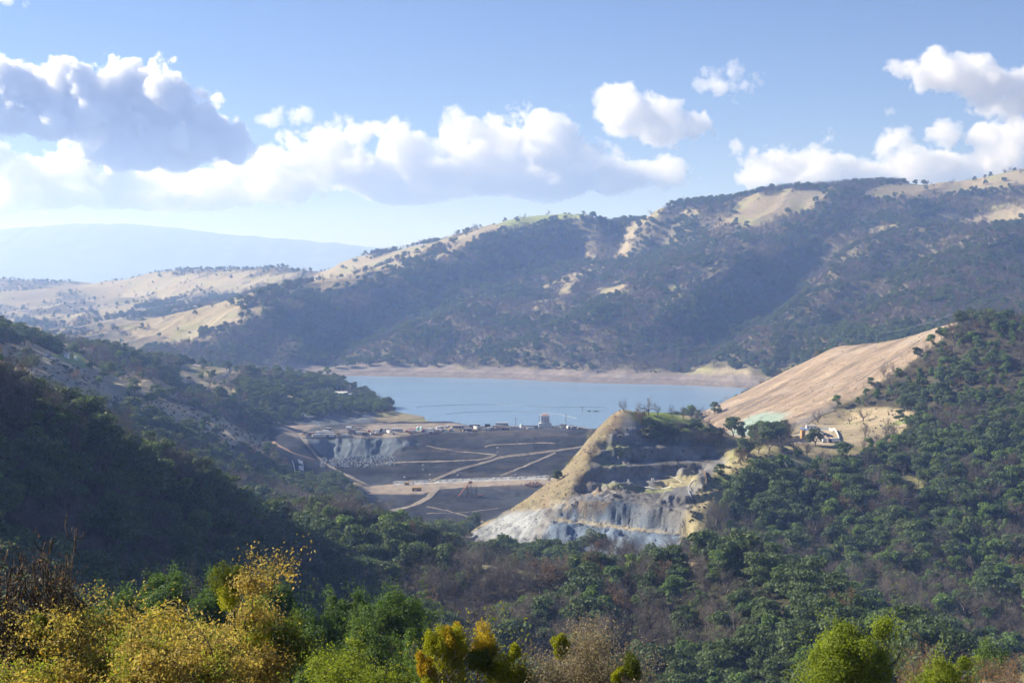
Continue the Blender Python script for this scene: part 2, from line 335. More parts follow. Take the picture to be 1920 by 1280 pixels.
# ------------------------------------------------------------------ materials
def mat(name, col=(0.5, 0.5, 0.5), rough=0.85, var=0.0, scale=3.0, metallic=0.0, spec=0.25, bump=0.0):
    """principled material whose colour is broken up by noise"""
    m = bpy.data.materials.new(name); m.use_nodes = True; nt = m.node_tree; b = nt.nodes['Principled BSDF']
    b.inputs['Roughness'].default_value = rough; b.inputs['Metallic'].default_value = metallic; b.inputs['Specular IOR Level'].default_value = spec
    b.inputs['Base Color'].default_value = (*col, 1)
    if var > 0:
        tc = nt.nodes.new('ShaderNodeTexCoord'); n = nt.nodes.new('ShaderNodeTexNoise'); n.inputs['Scale'].default_value = scale; n.inputs['Detail'].default_value = 5
        nt.links.new(tc.outputs['Object'], n.inputs['Vector'])
        r = nt.nodes.new('ShaderNodeMapRange'); r.inputs['From Min'].default_value = 0.3; r.inputs['From Max'].default_value = 0.7
        r.inputs['To Min'].default_value = 1 - var; r.inputs['To Max'].default_value = 1 + var; nt.links.new(n.outputs[0], r.inputs['Value'])
        mx = nt.nodes.new('ShaderNodeVectorMath'); mx.operation = 'SCALE'; mx.inputs[0].default_value = col; nt.links.new(r.outputs[0], mx.inputs['Scale'])
        nt.links.new(mx.outputs[0], b.inputs['Base Color'])
        if bump > 0:
            bp = nt.nodes.new('ShaderNodeBump'); bp.inputs['Strength'].default_value = bump; nt.links.new(n.outputs[0], bp.inputs['Height']); nt.links.new(bp.outputs[0], b.inputs['Normal'])
    return m

def leaf_mat(name, cols, trans=0.35, tint=(1.0, 1.0, 0.6), rough=0.55, spec=0.2):
    """leaf material: colour picked per leaf clump and per tree; part of the light passes through the leaf"""
    m = bpy.data.materials.new(name); m.use_nodes = True; nt = m.node_tree; nt.nodes.clear(); N = nt.nodes.new; L = nt.links.new
    out = N('ShaderNodeOutputMaterial'); geo = N('ShaderNodeNewGeometry'); oi = N('ShaderNodeObjectInfo')
    r = N('ShaderNodeValToRGB'); el = r.color_ramp.elements
    while len(el) < len(cols): el.new(0.5)
    for k, c in enumerate(cols): el[k].position = k / max(1, len(cols) - 1); el[k].color = (*c, 1)
    a = N('ShaderNodeMath'); a.operation = 'MULTIPLY_ADD'; L(geo.outputs['Random Per Island'], a.inputs[0]); a.inputs[1].default_value = 0.6
    b2 = N('ShaderNodeMath'); b2.operation = 'MULTIPLY'; L(oi.outputs['Random'], b2.inputs[0]); b2.inputs[1].default_value = 0.4; L(b2.outputs[0], a.inputs[2])
    L(a.outputs[0], r.inputs[0])
    p = N('ShaderNodeBsdfPrincipled'); p.inputs['Roughness'].default_value = rough; p.inputs['Specular IOR Level'].default_value = spec; L(r.outputs[0], p.inputs['Base Color'])
    if trans > 0:
        t = N('ShaderNodeBsdfTranslucent'); tm = N('ShaderNodeMix'); tm.data_type = 'RGBA'; tm.blend_type = 'MULTIPLY'; tm.inputs[0].default_value = 1.0
        L(r.outputs[0], tm.inputs[6]); tm.inputs[7].default_value = (*tint, 1); g = N('ShaderNodeGamma'); g.inputs[1].default_value = 0.85; L(tm.outputs[2], g.inputs[0]); L(g.outputs[0], t.inputs[0])
        mx = N('ShaderNodeMixShader'); mx.inputs[0].default_value = trans; L(p.outputs[0], mx.inputs[1]); L(t.outputs[0], mx.inputs[2]); L(mx.outputs[0], out.inputs[0])
    else: L(p.outputs[0], out.inputs[0])
    return m

# ------------------------------------------------------------------ terrain colours (what grows or lies there, in places toned for sun and shade) and tree cover
gy_, gx_ = np.gradient(Z0); dY = np.gradient(YG, axis=0); dX = np.gradient(XG, axis=1)
Zs = blur(Z, 3)
sY = np.gradient(Zs, axis=0) / np.maximum(dY, 1e-3); sX = np.gradient(Zs, axis=1) / np.maximum(dX, 1e-3)
sY = sY - sX * (np.gradient(XG, axis=0) / np.maximum(dY, 1e-3))
nl = np.sqrt(1 + sX ** 2 + sY ** 2); LIT = (-sX * SUN_DIR.x - sY * SUN_DIR.y + SUN_DIR.z) / nl      # sunny slopes stay grassy, shady ones grow trees
n_big = fbm(XG / 140, YG / 140, 4, 71); n_mid = fbm(XG / 45, YG / 45, 4, 73); n_sml = fbm(XG / 12, YG / 12, 3, 75)
FARM = YG > 2350
DEN = np.zeros_like(Z)
DEN[FARM] = (smoothstep(0.70, 0.56, LIT + 0.16 * n_big + 0.10 * n_mid) * 0.95 + 0.004)[FARM]
left_far = smoothstep(560, 330, UG + (YG - 3000) * 0.06) * FARM
DEN = DEN * (1 - left_far * smoothstep(0.25, -0.05, n_big + 0.4 * n_mid) * 0.99)
NEAR = ~FARM
DEN[NEAR] = 0.9
def setden(poly, y0, y1, d, soft=2, mix=None):
    global DEN
    m = np.clip(blur(zone(poly, y0, y1), soft), 0, 1); DEN = DEN * (1 - m) + d * m; return m
# far grassy tops
g1 = setden([(1350, 425), (1385, 395), (1415, 372), (1500, 357), (1560, 360), (1520, 395), (1450, 412), (1410, 432)], 3000, 4500, 0.02, 4)
g2 = setden([(1600, 372), (1650, 348), (1700, 343), (1780, 338), (1930, 312), (1930, 345), (1830, 358), (1740, 372)], 3000, 4500, 0.04)
g3 = setden([(1715, 418), (1770, 396), (1830, 408), (1925, 380), (1925, 408), (1830, 420)], 3000, 4500, 0.02, 4)
g4 = setden([(800, 498), (870, 440), (930, 412), (1060, 395), (1110, 403), (1050, 412), (975, 425), (905, 440), (840, 480)], 3300, 4500, 0.03)
g5 = setden([(1235, 548), (1290, 508), (1345, 488), (1330, 510), (1270, 545)], 2500, 3600, 0.10, 3)
g6 = setden([(520, 552), (640, 510), (740, 476), (800, 470), (720, 520), (600, 548)], 3000, 4800, 0.06)
setden([(1120, 408), (1160, 412), (1150, 450), (1060, 490), (1000, 480), (1040, 440)], 3000, 4300, 0.97)
setden([(1240, 402), (1330, 402), (1300, 440), (1220, 450), (1190, 425)], 3000, 4300, 0.95)
setden([(1300, 560), (1400, 500), (1530, 500), (1450, 640), (1340, 690), (1200, 690)], 2350, 3600, 0.97)
setden([(1400, 690), (1340, 690), (1400, 600), (1540, 440), (1700, 425), (1930, 425), (1930, 690), (1560, 690)], 2150, 3480, 0.94, 4)
setden([(1180, 430), (1390, 425), (1420, 470), (1330, 490), (1180, 560)], 2800, 3900, 0.9, 4)
setden([(620, 570), (760, 540), (900, 560), (900, 690), (640, 690)], 2400, 3700, 0.85, 5)
setden([(930, 600), (1080, 560), (1200, 560), (1200, 690), (900, 690)], 2400, 3400, 0.85, 5)
setden([(380, 620), (560, 590), (640, 650), (640, 680), (400, 680), (360, 650)], 2600, 3300, 0.9)
for poly in ([(0, 600), (330, 585), (520, 575), (380, 640), (250, 660), (0, 660)],): DEN = np.where(zone(poly, 2700, 3800), np.minimum(DEN, 0.12 + 0.4 * (n_big > 0.25)), DEN)
bank = smoothstep(WATER + 19, WATER + 11, Z + 5 * n_mid) * ((YG > 2300) | (UG > 1290)) * (YG > 1640) * (YG < 3000); DEN *= 1 - bank
# left ridges
setden([(-100, 640), (60, 655), (160, 700), (225, 745), (215, 760), (100, 735), (0, 712), (-100, 700)], 800, 1250, 0.08, 1)
setden([(60, 668), (150, 660), (170, 690), (140, 690)], 1000, 1700, 0.08, 1)
setden([(330, 682), (450, 690), (560, 695), (640, 705), (690, 745), (640, 735), (500, 718), (420, 722), (350, 705)], 1600, 2350, 0.04, 1)
setden([(220, 712), (290, 712), (330, 726), (365, 752), (300, 722)], 1200, 1600, 0.05, 1)
setden([(205, 742), (280, 750), (360, 763), (430, 793), (500, 828), (490, 858), (420, 845), (350, 810), (260, 780)], 1050, 1560, 0.03, 1)
setden([(680, 462), (850, 462), (850, 470)], 0, 1, 0)
setden([(440, 712), (560, 708), (620, 714), (680, 735), (745, 760), (748, 770), (690, 772), (620, 762), (560, 762), (480, 780)], 1550, 2350, 0.95, 1)
setden([(700, 775), (750, 768), (900, 796), (890, 806), (560, 815), (540, 790)], 1500, 2000, 0.0, 1)
setden([(840, 1035), (960, 930), (1060, 830), (1120, 760), (1160, 735), (1300, 745), (1400, 790), (1420, 845), (1340, 900), (1300, 1050)], 905, 1420, 0.0, 1)
setden([(598, 726), (668, 728), (672, 752), (598, 752)], 1600, 2400, 0.12, 1)
setden([(-100, 640), (60, 650), (165, 695), (232, 745), (300, 752), (280, 775), (215, 770), (100, 748), (0, 728), (-100, 715)], 850, 1300, 0.05, 1)
setden([(150, 690), (225, 714), (330, 722), (365, 750), (300, 745), (220, 735)], 1150, 1560, 0.15, 1)
setden([(1275, 1010), (1300, 930), (1345, 875), (1395, 848), (1450, 828), (1530, 838), (1620, 835), (1630, 872), (1520, 880), (1440, 888), (1385, 925), (1345, 970), (1310, 1020)], 840, 1100, 0.05, 1)
lm = (YG > 880) & (YG < 1800) & (UG < 580); DEN = np.where(lm, DEN * (1 - 0.8 * smoothstep(-0.02, 0.3, fbm(XG / 55, YG / 75, 3, 171))), DEN)
# works and quarry are bare
for k in ('dam', 'tan', 'quarry', 'pad'): DEN *= 1 - np.clip(blur(ZN[k], 2), 0, 1)
setden([(480, 815), (560, 810), (610, 850), (700, 905), (690, 930), (640, 905), (590, 880), (540, 860)], 1300, 1620, 0.0, 1)
# knoll top, bright spur, meadow by the pad
setden([(1160, 765), (1250, 770), (1330, 800), (1330, 830), (1250, 800), (1165, 790)], 1000, 1150, 0.0, 1)
setden([(1290, 1000), (1300, 930), (1345, 875), (1395, 850), (1450, 832), (1520, 842), (1500, 858), (1420, 880), (1350, 920), (1320, 960)], 890, 1060, 0.03, 1)
setden([(1470, 835), (1490, 800), (1570, 775), (1660, 765), (1720, 775), (1700, 810), (1640, 840), (1560, 836)], 1000, 1300, 0.0, 1)
setden([(1600, 880), (1720, 895), (1750, 930), (1640, 905)], 850, 1100, 0.15, 1)
DEN = np.where((YG < 900) & (YG > 640) & (VG < 1062), DEN * 0.75, DEN)
setden([(840, 1030), (920, 1046), (1300, 1040), (1310, 1072), (1000, 1090), (860, 1066)], 620, 760, 0.12, 2)
DEN = np.where(YG < 300, 0, DEN)
DEN = np.clip(DEN, 0, 1)

dry = np.array([0.27, 0.22, 0.135]); pale = np.array([0.31, 0.265, 0.18]); green = np.array([0.15, 0.20, 0.045]); floor_c = np.array([0.055, 0.050, 0.030]); shaded_soil = np.array([0.030, 0.031, 0.036])  # dam soil colour includes shade: darkened and blued
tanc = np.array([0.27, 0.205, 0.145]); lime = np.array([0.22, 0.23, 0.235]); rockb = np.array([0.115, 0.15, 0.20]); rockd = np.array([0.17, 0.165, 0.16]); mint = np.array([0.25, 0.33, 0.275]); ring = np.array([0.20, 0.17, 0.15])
COLR = np.zeros(Z.shape + (3,)); COLR[:] = dry
def paint(m, c, k=1.0):
    m = (np.clip(m, 0, 1) * k)[..., None]; COLR[:] = COLR * (1 - m) + np.asarray(c) * m
paint(smoothstep(-0.2, 0.5, n_big) * FARM, pale, 0.8)
paint(smoothstep(0.0, 0.5, n_mid) * FARM, green * 1.25, 0.30)
paint(blur(zone([(930, 415), (1060, 392), (1110, 400), (1060, 415), (960, 440)], 3300, 4500), 3), green * 1.3, 0.65)
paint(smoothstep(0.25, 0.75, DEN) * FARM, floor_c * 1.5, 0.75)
paint((YG < 2350) * smoothstep(-0.3, 0.4, n_mid), green, 0.55)
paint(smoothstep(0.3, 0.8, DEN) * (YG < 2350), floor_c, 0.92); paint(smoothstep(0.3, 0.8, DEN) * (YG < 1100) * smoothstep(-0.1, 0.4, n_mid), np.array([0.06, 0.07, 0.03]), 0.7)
paint((YG > 880) * (YG < 1800) * (UG < 580) * smoothstep(0.55, 0.2, DEN), np.array([0.34, 0.285, 0.185]), 0.8)
paint((YG < 300) * 1.0, dry * 0.75, 0.8)
strat = 0.72 + 0.5 * vnoise(Z * 0.75 + n_sml * 0.6, YG * 0 + 3.3, 91) + 0.18 * n_sml
bankm = smoothstep(WATER + 20, WATER + 12, Z + 5 * n_mid) * ((YG > 2300) | (UG > 1290)) * (YG > 1640) * (YG < 3000)
paint(bankm, ring); COLR *= (1 - bankm + bankm * strat)[..., None]
paint(zone([(60, 668), (150, 660), (170, 690), (140, 690)], 1000, 1700) * 1.0, green * 1.5, 0.8)
d_ = blur(ZN['dam'], 2); paint(d_, shaded_soil * (1.0))
COLR *= (1 + d_ * (0.35 * n_sml + 0.3 * n_mid + 0.5 * (vnoise(Z * 0.9, YG * 0, 12) - 0.5)))[..., None]
paint(blur(zone([(510, 800), (560, 796), (1110, 790), (1105, 803), (1000, 808), (800, 811), (745, 820), (560, 822)], 1480, 1700), 1), np.array([0.30, 0.25, 0.20]), 0.85)
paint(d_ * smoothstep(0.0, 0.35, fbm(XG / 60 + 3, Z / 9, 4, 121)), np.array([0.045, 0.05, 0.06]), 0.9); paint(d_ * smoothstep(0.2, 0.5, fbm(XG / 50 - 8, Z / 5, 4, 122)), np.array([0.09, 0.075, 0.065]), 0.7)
shaded_gray = np.array([0.12, 0.145, 0.17])  # grey of the rock cut, darkened to stand in for shade
paint(blur(zone([(575, 823), (745, 821), (790, 832), (750, 838), (728, 858), (640, 862), (600, 850)], 1440, 1560), 1), shaded_gray, 0.95)
paint(blur(zone([(585, 824), (602, 824), (598, 847)], 1440, 1560), 1), shaded_gray * 1.4, 0.9)
paint(blur(zone([(675, 912), (790, 904), (1040, 894), (1045, 906), (960, 909), (900, 912), (830, 916), (790, 926), (690, 926)], 1280, 1480), 1), np.array([0.30, 0.245, 0.19]), 0.95)
paint(blur(zone([(740, 902), (1045, 891), (1045, 897), (880, 903), (740, 909)], 1380, 1500), 1), np.array([0.38, 0.39, 0.39]), 0.9)
paint(blur(zone([(540, 768), (620, 764), (700, 774), (700, 792), (600, 797), (520, 792)], 1580, 1850), 2), np.array([0.10, 0.12, 0.14]), 0.9)  # dark grey painted on the cut slope in place of its shade
t_ = blur(ZN['tan'], 2); stri = fbm((XG * 0.25 - YG * 0.45) / 6, (XG * 0.9 + YG * 0.4) / 60, 5, 95); paint(t_, tanc); COLR *= (1 + t_ * (0.5 * stri + 0.2 * n_sml))[..., None]
paint(t_ * smoothstep(0.12, 0.3, stri) * smoothstep(0.0, 0.35, fbm(XG / 45 + 9, YG / 45, 3, 99)), np.array([0.13, 0.11, 0.095]), 0.85)
paint(t_ * smoothstep(0.1, 0.5, fbm(XG / 40, YG / 60, 3, 97)), np.array([0.34, 0.28, 0.215]), 0.6)
paint(t_ * blur(zone([(1366, 813), (1395, 785), (1432, 772), (1478, 776), (1462, 792), (1432, 804), (1405, 818)], 1150, 1500), 3), mint, 0.9)
paint(t_ * blur(zone([(1425, 822), (1470, 800), (1520, 780), (1570, 752), (1575, 765), (1500, 803), (1450, 824)], 1150, 1320), 1), lime * 0.8, 0.6)
q_ = blur(ZN['quarry'], 2); rn = fbm(XG / 10, (Z + YG * 0.4) / 10, 4, 98); paint(q_, rockd * 1.1)
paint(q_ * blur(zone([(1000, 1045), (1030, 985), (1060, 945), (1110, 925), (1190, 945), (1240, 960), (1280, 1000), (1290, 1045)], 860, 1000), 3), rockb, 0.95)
paint(q_ * blur(zone([(1090, 935), (1120, 912), (1240, 925), (1300, 950), (1290, 1005), (1200, 975), (1150, 958)], 880, 1000), 5) * smoothstep(-0.3, 0.3, rn), np.array([0.15, 0.135, 0.118]), 0.7)
paint(q_ * blur(zone([(860, 1010), (900, 985), (980, 955), (1030, 945), (1000, 1000), (980, 1045), (900, 1045)], 880, 1080), 3), lime * 1.05, 0.9)
paint(blur(zone([(940, 960), (1030, 900), (1080, 840), (1110, 795), (1165, 755), (1185, 775), (1155, 800), (1125, 850), (1095, 900), (1060, 940), (1010, 955)], 940, 1120), 2), np.array([0.215, 0.18, 0.105]), 0.95)
paint((YG < 1120) * (VG > 750) * (YG > 940) * (VG < 960) * (UG < 1165) * smoothstep(-0.05, 0.3, fbm(XG / 7, YG / 9, 4, 133)), np.array([0.20, 0.155, 0.105]), 0.8)
paint(q_ * blur(zone([(1172, 772), (1156, 788), (1124, 845), (1102, 885), (1062, 938), (1085, 938), (1122, 890), (1146, 850), (1175, 800)], 940, 1120), 1) * smoothstep(-0.35, 0.1, rn), rockd * 0.85, 0.9)
paint(q_ * blur(zone([(1165, 764), (1140, 785), (1105, 835), (1085, 872), (1100, 880), (1130, 830), (1165, 785)], 940, 1120), 1) * smoothstep(-0.1, 0.3, fbm(XG / 6, YG / 8, 3, 131)), np.array([0.28, 0.21, 0.13]), 0.9)
COLR *= (1 + q_ * 0.6 * rn + q_ * 0.35 * (vnoise(Z / 1.6 + rn, YG * 0, 15) - 0.5))[..., None]
paint(blur(zone([(-100, 640), (60, 650), (165, 695), (232, 745), (300, 752), (360, 763), (430, 793), (500, 828), (490, 850), (420, 840), (350, 805), (215, 770), (100, 748), (0, 728), (-100, 715)], 850, 1560), 3), np.array([0.40, 0.33, 0.22]), 0.85)  # dry grass on the left crests, colour lightened to look sunlit
paint(blur(zone([(1185, 768), (1250, 771), (1335, 802), (1350, 830), (1280, 815), (1205, 795), (1185, 785)], 1000, 1150), 2), green * 1.15, 0.85)
for b_ in ([(1130, 836), (1185, 837), (1185, 841), (1128, 842)], [(1128, 869), (1172, 869), (1172, 873), (1124, 874)], [(1110, 905), (1160, 905), (1230, 919), (1262, 912), (1262, 918), (1225, 925), (1150, 913)]):
    paint(blur(zone(b_, 940, 1080), 1), np.array([0.24, 0.26, 0.10]), 0.8)
paint(blur(zone([(1225, 905), (1262, 893), (1305, 885), (1310, 905), (1262, 915), (1235, 918)], 930, 1040), 1), np.array([0.36, 0.31, 0.16]), 0.8)
paint(blur(zone([(1030, 974), (1040, 971), (1180, 988), (1280, 1000), (1280, 1004), (1180, 993)], 900, 1000), 1), np.array([0.44, 0.36, 0.20]), 0.85)
paint(blur(zone([(1270, 1045), (1280, 985), (1300, 930), (1345, 878), (1395, 852), (1450, 832), (1520, 842), (1500, 872), (1420, 892), (1370, 930), (1320, 1000)], 850, 1060), 2), np.array([0.33, 0.28, 0.15]), 0.85)
paint(blur(zone([(1330, 900), (1400, 862), (1470, 852), (1500, 872), (1420, 890), (1350, 945)], 860, 1060), 2) * smoothstep(-0.3, 0.2, n_sml), green * 1.2, 0.75)
p_ = blur(zone([(1470, 835), (1490, 800), (1570, 775), (1660, 765), (1720, 775), (1700, 810), (1640, 840), (1560, 836)], 1000, 1300), 2)
paint(p_, np.array([0.36, 0.29, 0.185]), 0.9); paint(p_ * smoothstep(0.0, 0.4, n_mid) * (VG < 803), green * 1.3, 0.7)
paint(blur(zone([(1500, 804), (1553, 804), (1572, 832), (1490, 832)], 1040, 1200), 1), np.array([0.46, 0.38, 0.28]), 0.9)
COLR = np.clip(COLR, 0.01, 0.8)

nu, ny = len(US), len(YS)
ii = np.arange(ny - 1)[:, None] * nu + np.arange(nu - 1)[None]
FQ = np.stack([ii, ii + 1, ii + nu + 1, ii + nu], -1).reshape(-1, 4)
def ground_material():
    m = bpy.data.materials.new('ground_cover'); m.use_nodes = True; nt = m.node_tree; N = nt.nodes.new; L = nt.links.new; b = nt.nodes['Principled BSDF']
    at = N('ShaderNodeAttribute'); at.attribute_name = 'cover'; tc = N('ShaderNodeTexCoord')
    n1 = N('ShaderNodeTexNoise'); n1.inputs['Scale'].default_value = 0.12; n1.inputs['Detail'].default_value = 8; n1.inputs['Roughness'].default_value = 0.68; L(tc.outputs['Object'], n1.inputs['Vector'])
    n2 = N('ShaderNodeTexNoise'); n2.inputs['Scale'].default_value = 0.9; n2.inputs['Detail'].default_value = 6; n2.inputs['Roughness'].default_value = 0.7; L(tc.outputs['Object'], n2.inputs['Vector'])
    ad = N('ShaderNodeMath'); ad.operation = 'ADD'; L(n1.outputs[0], ad.inputs[0]); L(n2.outputs[0], ad.inputs[1])
    r = N('ShaderNodeMapRange'); r.inputs['From Min'].default_value = 0.7; r.inputs['From Max'].default_value = 1.3; r.inputs['To Min'].default_value = 0.62; r.inputs['To Max'].default_value = 1.38; L(ad.outputs[0], r.inputs['Value'])
    s = N('ShaderNodeVectorMath'); s.operation = 'SCALE'; L(at.outputs['Color'], s.inputs[0]); L(r.outputs[0], s.inputs['Scale']); L(s.outputs[0], b.inputs['Base Color'])
    b.inputs['Roughness'].default_value = 0.95; b.inputs['Specular IOR Level'].default_value = 0.1
    bp = N('ShaderNodeBump'); bp.inputs['Strength'].default_value = 0.6; bp.inputs['Distance'].default_value = 1.2; L(ad.outputs[0], bp.inputs['Height']); L(bp.outputs[0], b.inputs['Normal'])
    return m
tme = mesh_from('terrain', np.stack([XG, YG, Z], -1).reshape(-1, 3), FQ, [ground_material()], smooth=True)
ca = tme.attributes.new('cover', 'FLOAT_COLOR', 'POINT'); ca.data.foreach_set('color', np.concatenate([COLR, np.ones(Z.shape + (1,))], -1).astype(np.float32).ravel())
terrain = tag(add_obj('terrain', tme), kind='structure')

# ground beyond the hills, out to the horizon
xs = np.linspace(-13000, 13000, 60); ys = np.linspace(7600, 21000, 30); PX, PY = np.meshgrid(xs, ys); PZ_ = -140 + 30 * fbm(PX / 1500, PY / 1500, 3, 7)
fi = np.arange(29)[:, None] * 60 + np.arange(59)[None]
tag(add_obj('ground', mesh_from('ground', np.stack([PX, PY, PZ_], -1).reshape(-1, 3), np.stack([fi, fi + 1, fi + 61, fi + 60], -1).reshape(-1, 4), [mat('far_grass', (0.22, 0.19, 0.10), 0.95, 0.3, 0.01)], smooth=True)), kind='structure')

# distant mountain range
MU = np.linspace(-700, 1500, 440); MYs = np.linspace(14000, 20800, 70)
sky_u = [-700, -300, 0, 60, 130, 200, 270, 350, 450, 560, 650, 710, 760, 800, 1000, 1500]; sky_v = [440, 436, 430, 427, 422, 419, 421, 430, 441, 450, 459, 463, 466, 459, 470, 490]
crest = np.interp(MU, sky_u, sky_v); crest = np.convolve(np.pad(crest, 8, 'edge'), np.ones(17) / 17, 'valid') + fbm(MU / 30, MU * 0, 4, 101) * 3.0
hz = (HZ - crest) / F * 18000 + 140
MUU, MYY = np.meshgrid(MU, MYs); prof = np.where(MYY < 18000, smoothstep(14000, 18000, MYY), smoothstep(20800, 18000, MYY)) 
MX = (MUU - 960) / F * 18000
MZ = -140 + hz[None] * prof * (1 - 0.3 * (1 - prof) * ridged(MX / 2200, MYY / 3000, 3, 103))
fi = np.arange(69)[:, None] * 440 + np.arange(439)[None]
tag(add_obj('mountains', mesh_from('mountains', np.stack([MX, MYY, MZ], -1).reshape(-1, 3), np.stack([fi, fi + 1, fi + 441, fi + 440], -1).reshape(-1, 4), [mat('mountain_scrub', (0.09, 0.10, 0.06), 0.95, 0.3, 0.004)], smooth=True)), kind='structure')

# reservoir water
def water_material():
    m = bpy.data.materials.new('reservoir_water'); m.use_nodes = True; nt = m.node_tree; N = nt.nodes.new; L = nt.links.new; b = nt.nodes['Principled BSDF']
    b.inputs['Base Color'].default_value = (0.19, 0.29, 0.40, 1); b.inputs['Roughness'].default_value = 0.22; b.inputs['IOR'].default_value = 1.33; b.inputs['Specular IOR Level'].default_value = 0.8
    tc = N('ShaderNodeTexCoord'); mp = N('ShaderNodeMapping'); mp.inputs['Scale'].default_value = (0.25, 0.5, 1); L(tc.outputs['Object'], mp.inputs[0])
    n = N('ShaderNodeTexNoise'); n.inputs['Scale'].default_value = 1.0; n.inputs['Detail'].default_value = 5; n.inputs['Roughness'].default_value = 0.6; L(mp.outputs[0], n.inputs['Vector'])
    mp2 = N('ShaderNodeMapping'); mp2.inputs['Scale'].default_value = (0.0022, 0.009, 1); L(tc.outputs['Object'], mp2.inputs[0]); n2 = N('ShaderNodeTexNoise'); n2.inputs['Scale'].default_value = 1.0; n2.inputs['Detail'].default_value = 3; L(mp2.outputs[0], n2.inputs['Vector'])
    r = N('ShaderNodeMapRange'); r.inputs['From Min'].default_value = 0.42; r.inputs['From Max'].default_value = 0.58; r.inputs['To Min'].default_value = 0.25; r.inputs['To Max'].default_value = 1.0; L(n2.outputs[0], r.inputs['Value'])
    bp = N('ShaderNodeBump'); bp.inputs['Distance'].default_value = 0.6; L(r.outputs[0], bp.inputs['Strength']); L(n.outputs[0], bp.inputs['Height']); L(bp.outputs[0], b.inputs['Normal'])
    return m
tag(add_obj('water', mesh_from('water', [(-620, 1640, WATER), (900, 1640, WATER), (900, 2950, WATER), (-620, 2950, WATER)], np.array([[0, 1, 2, 3]]), [water_material()])), kind='structure')

# ------------------------------------------------------------------ plant builders
def basis(d):
    d = d / np.maximum(np.linalg.norm(d, axis=-1, keepdims=True), 1e-9)
    a = np.where(np.abs(d[..., 2:3]) < 0.9, np.array([0, 0, 1.0]), np.array([1.0, 0, 0])); x = np.cross(a, d); x /= np.maximum(np.linalg.norm(x, axis=-1, keepdims=True), 1e-9)
    return x, np.cross(d, x), d

def leaf_quads(ctr, nrm, size, r, aspect=0.6):
    """bent leaf / leaf-clump faces: kite-shaped quads at ctr facing roughly nrm"""
    n = len(ctr); x, y, d = basis(nrm); a = r.uniform(0, 2 * np.pi, n)[:, None]
    e1 = x * np.cos(a) + y * np.sin(a); e2 = -x * np.sin(a) + y * np.cos(a); s = np.asarray(size).reshape(-1, 1) * np.ones((n, 1))
    bend = d * s * 0.25
    V = np.stack([ctr - e1 * s, ctr + e2 * s * aspect + bend, ctr + e1 * s, ctr - e2 * s * aspect + bend], 1).reshape(-1, 3)
    return V, np.arange(4 * n).reshape(-1, 4)

def tubes(segs, sides=5):
    """tapered tubes; segs: list of (points (k,3), radii (k,))"""
    VV, FF, o = [], [], 0
    ang = np.arange(sides) / sides * 2 * np.pi
    for pts, rad in segs:
        pts = np.asarray(pts, float); rad = np.asarray(rad, float); k = len(pts)
        t = np.gradient(pts, axis=0); x, y, _ = basis(t)
        ring_ = pts[:, None] + rad[:, None, None] * (x[:, None] * np.cos(ang)[None, :, None] + y[:, None] * np.sin(ang)[None, :, None])
        VV.append(ring_.reshape(-1, 3))
        i = np.arange(k - 1)[:, None] * sides + np.arange(sides)[None]; j = np.arange(k - 1)[:, None] * sides + (np.arange(sides)[None] + 1) % sides
        FF.append(np.stack([i, j, j + sides, i + sides], -1).reshape(-1, 4) + o); o += k * sides
    return np.concatenate(VV), np.concatenate(FF)

def wander(p, d, length, k, r, gnarl, up=0.0):
    pts = [np.array(p, float)]; d = np.array(d, float); d /= np.linalg.norm(d)
    for _ in range(k):
        d = d + r.normal(0, gnarl, 3) + np.array([0, 0, up]); d /= np.linalg.norm(d); pts.append(pts[-1] + d * length / k)
    return np.array(pts), d

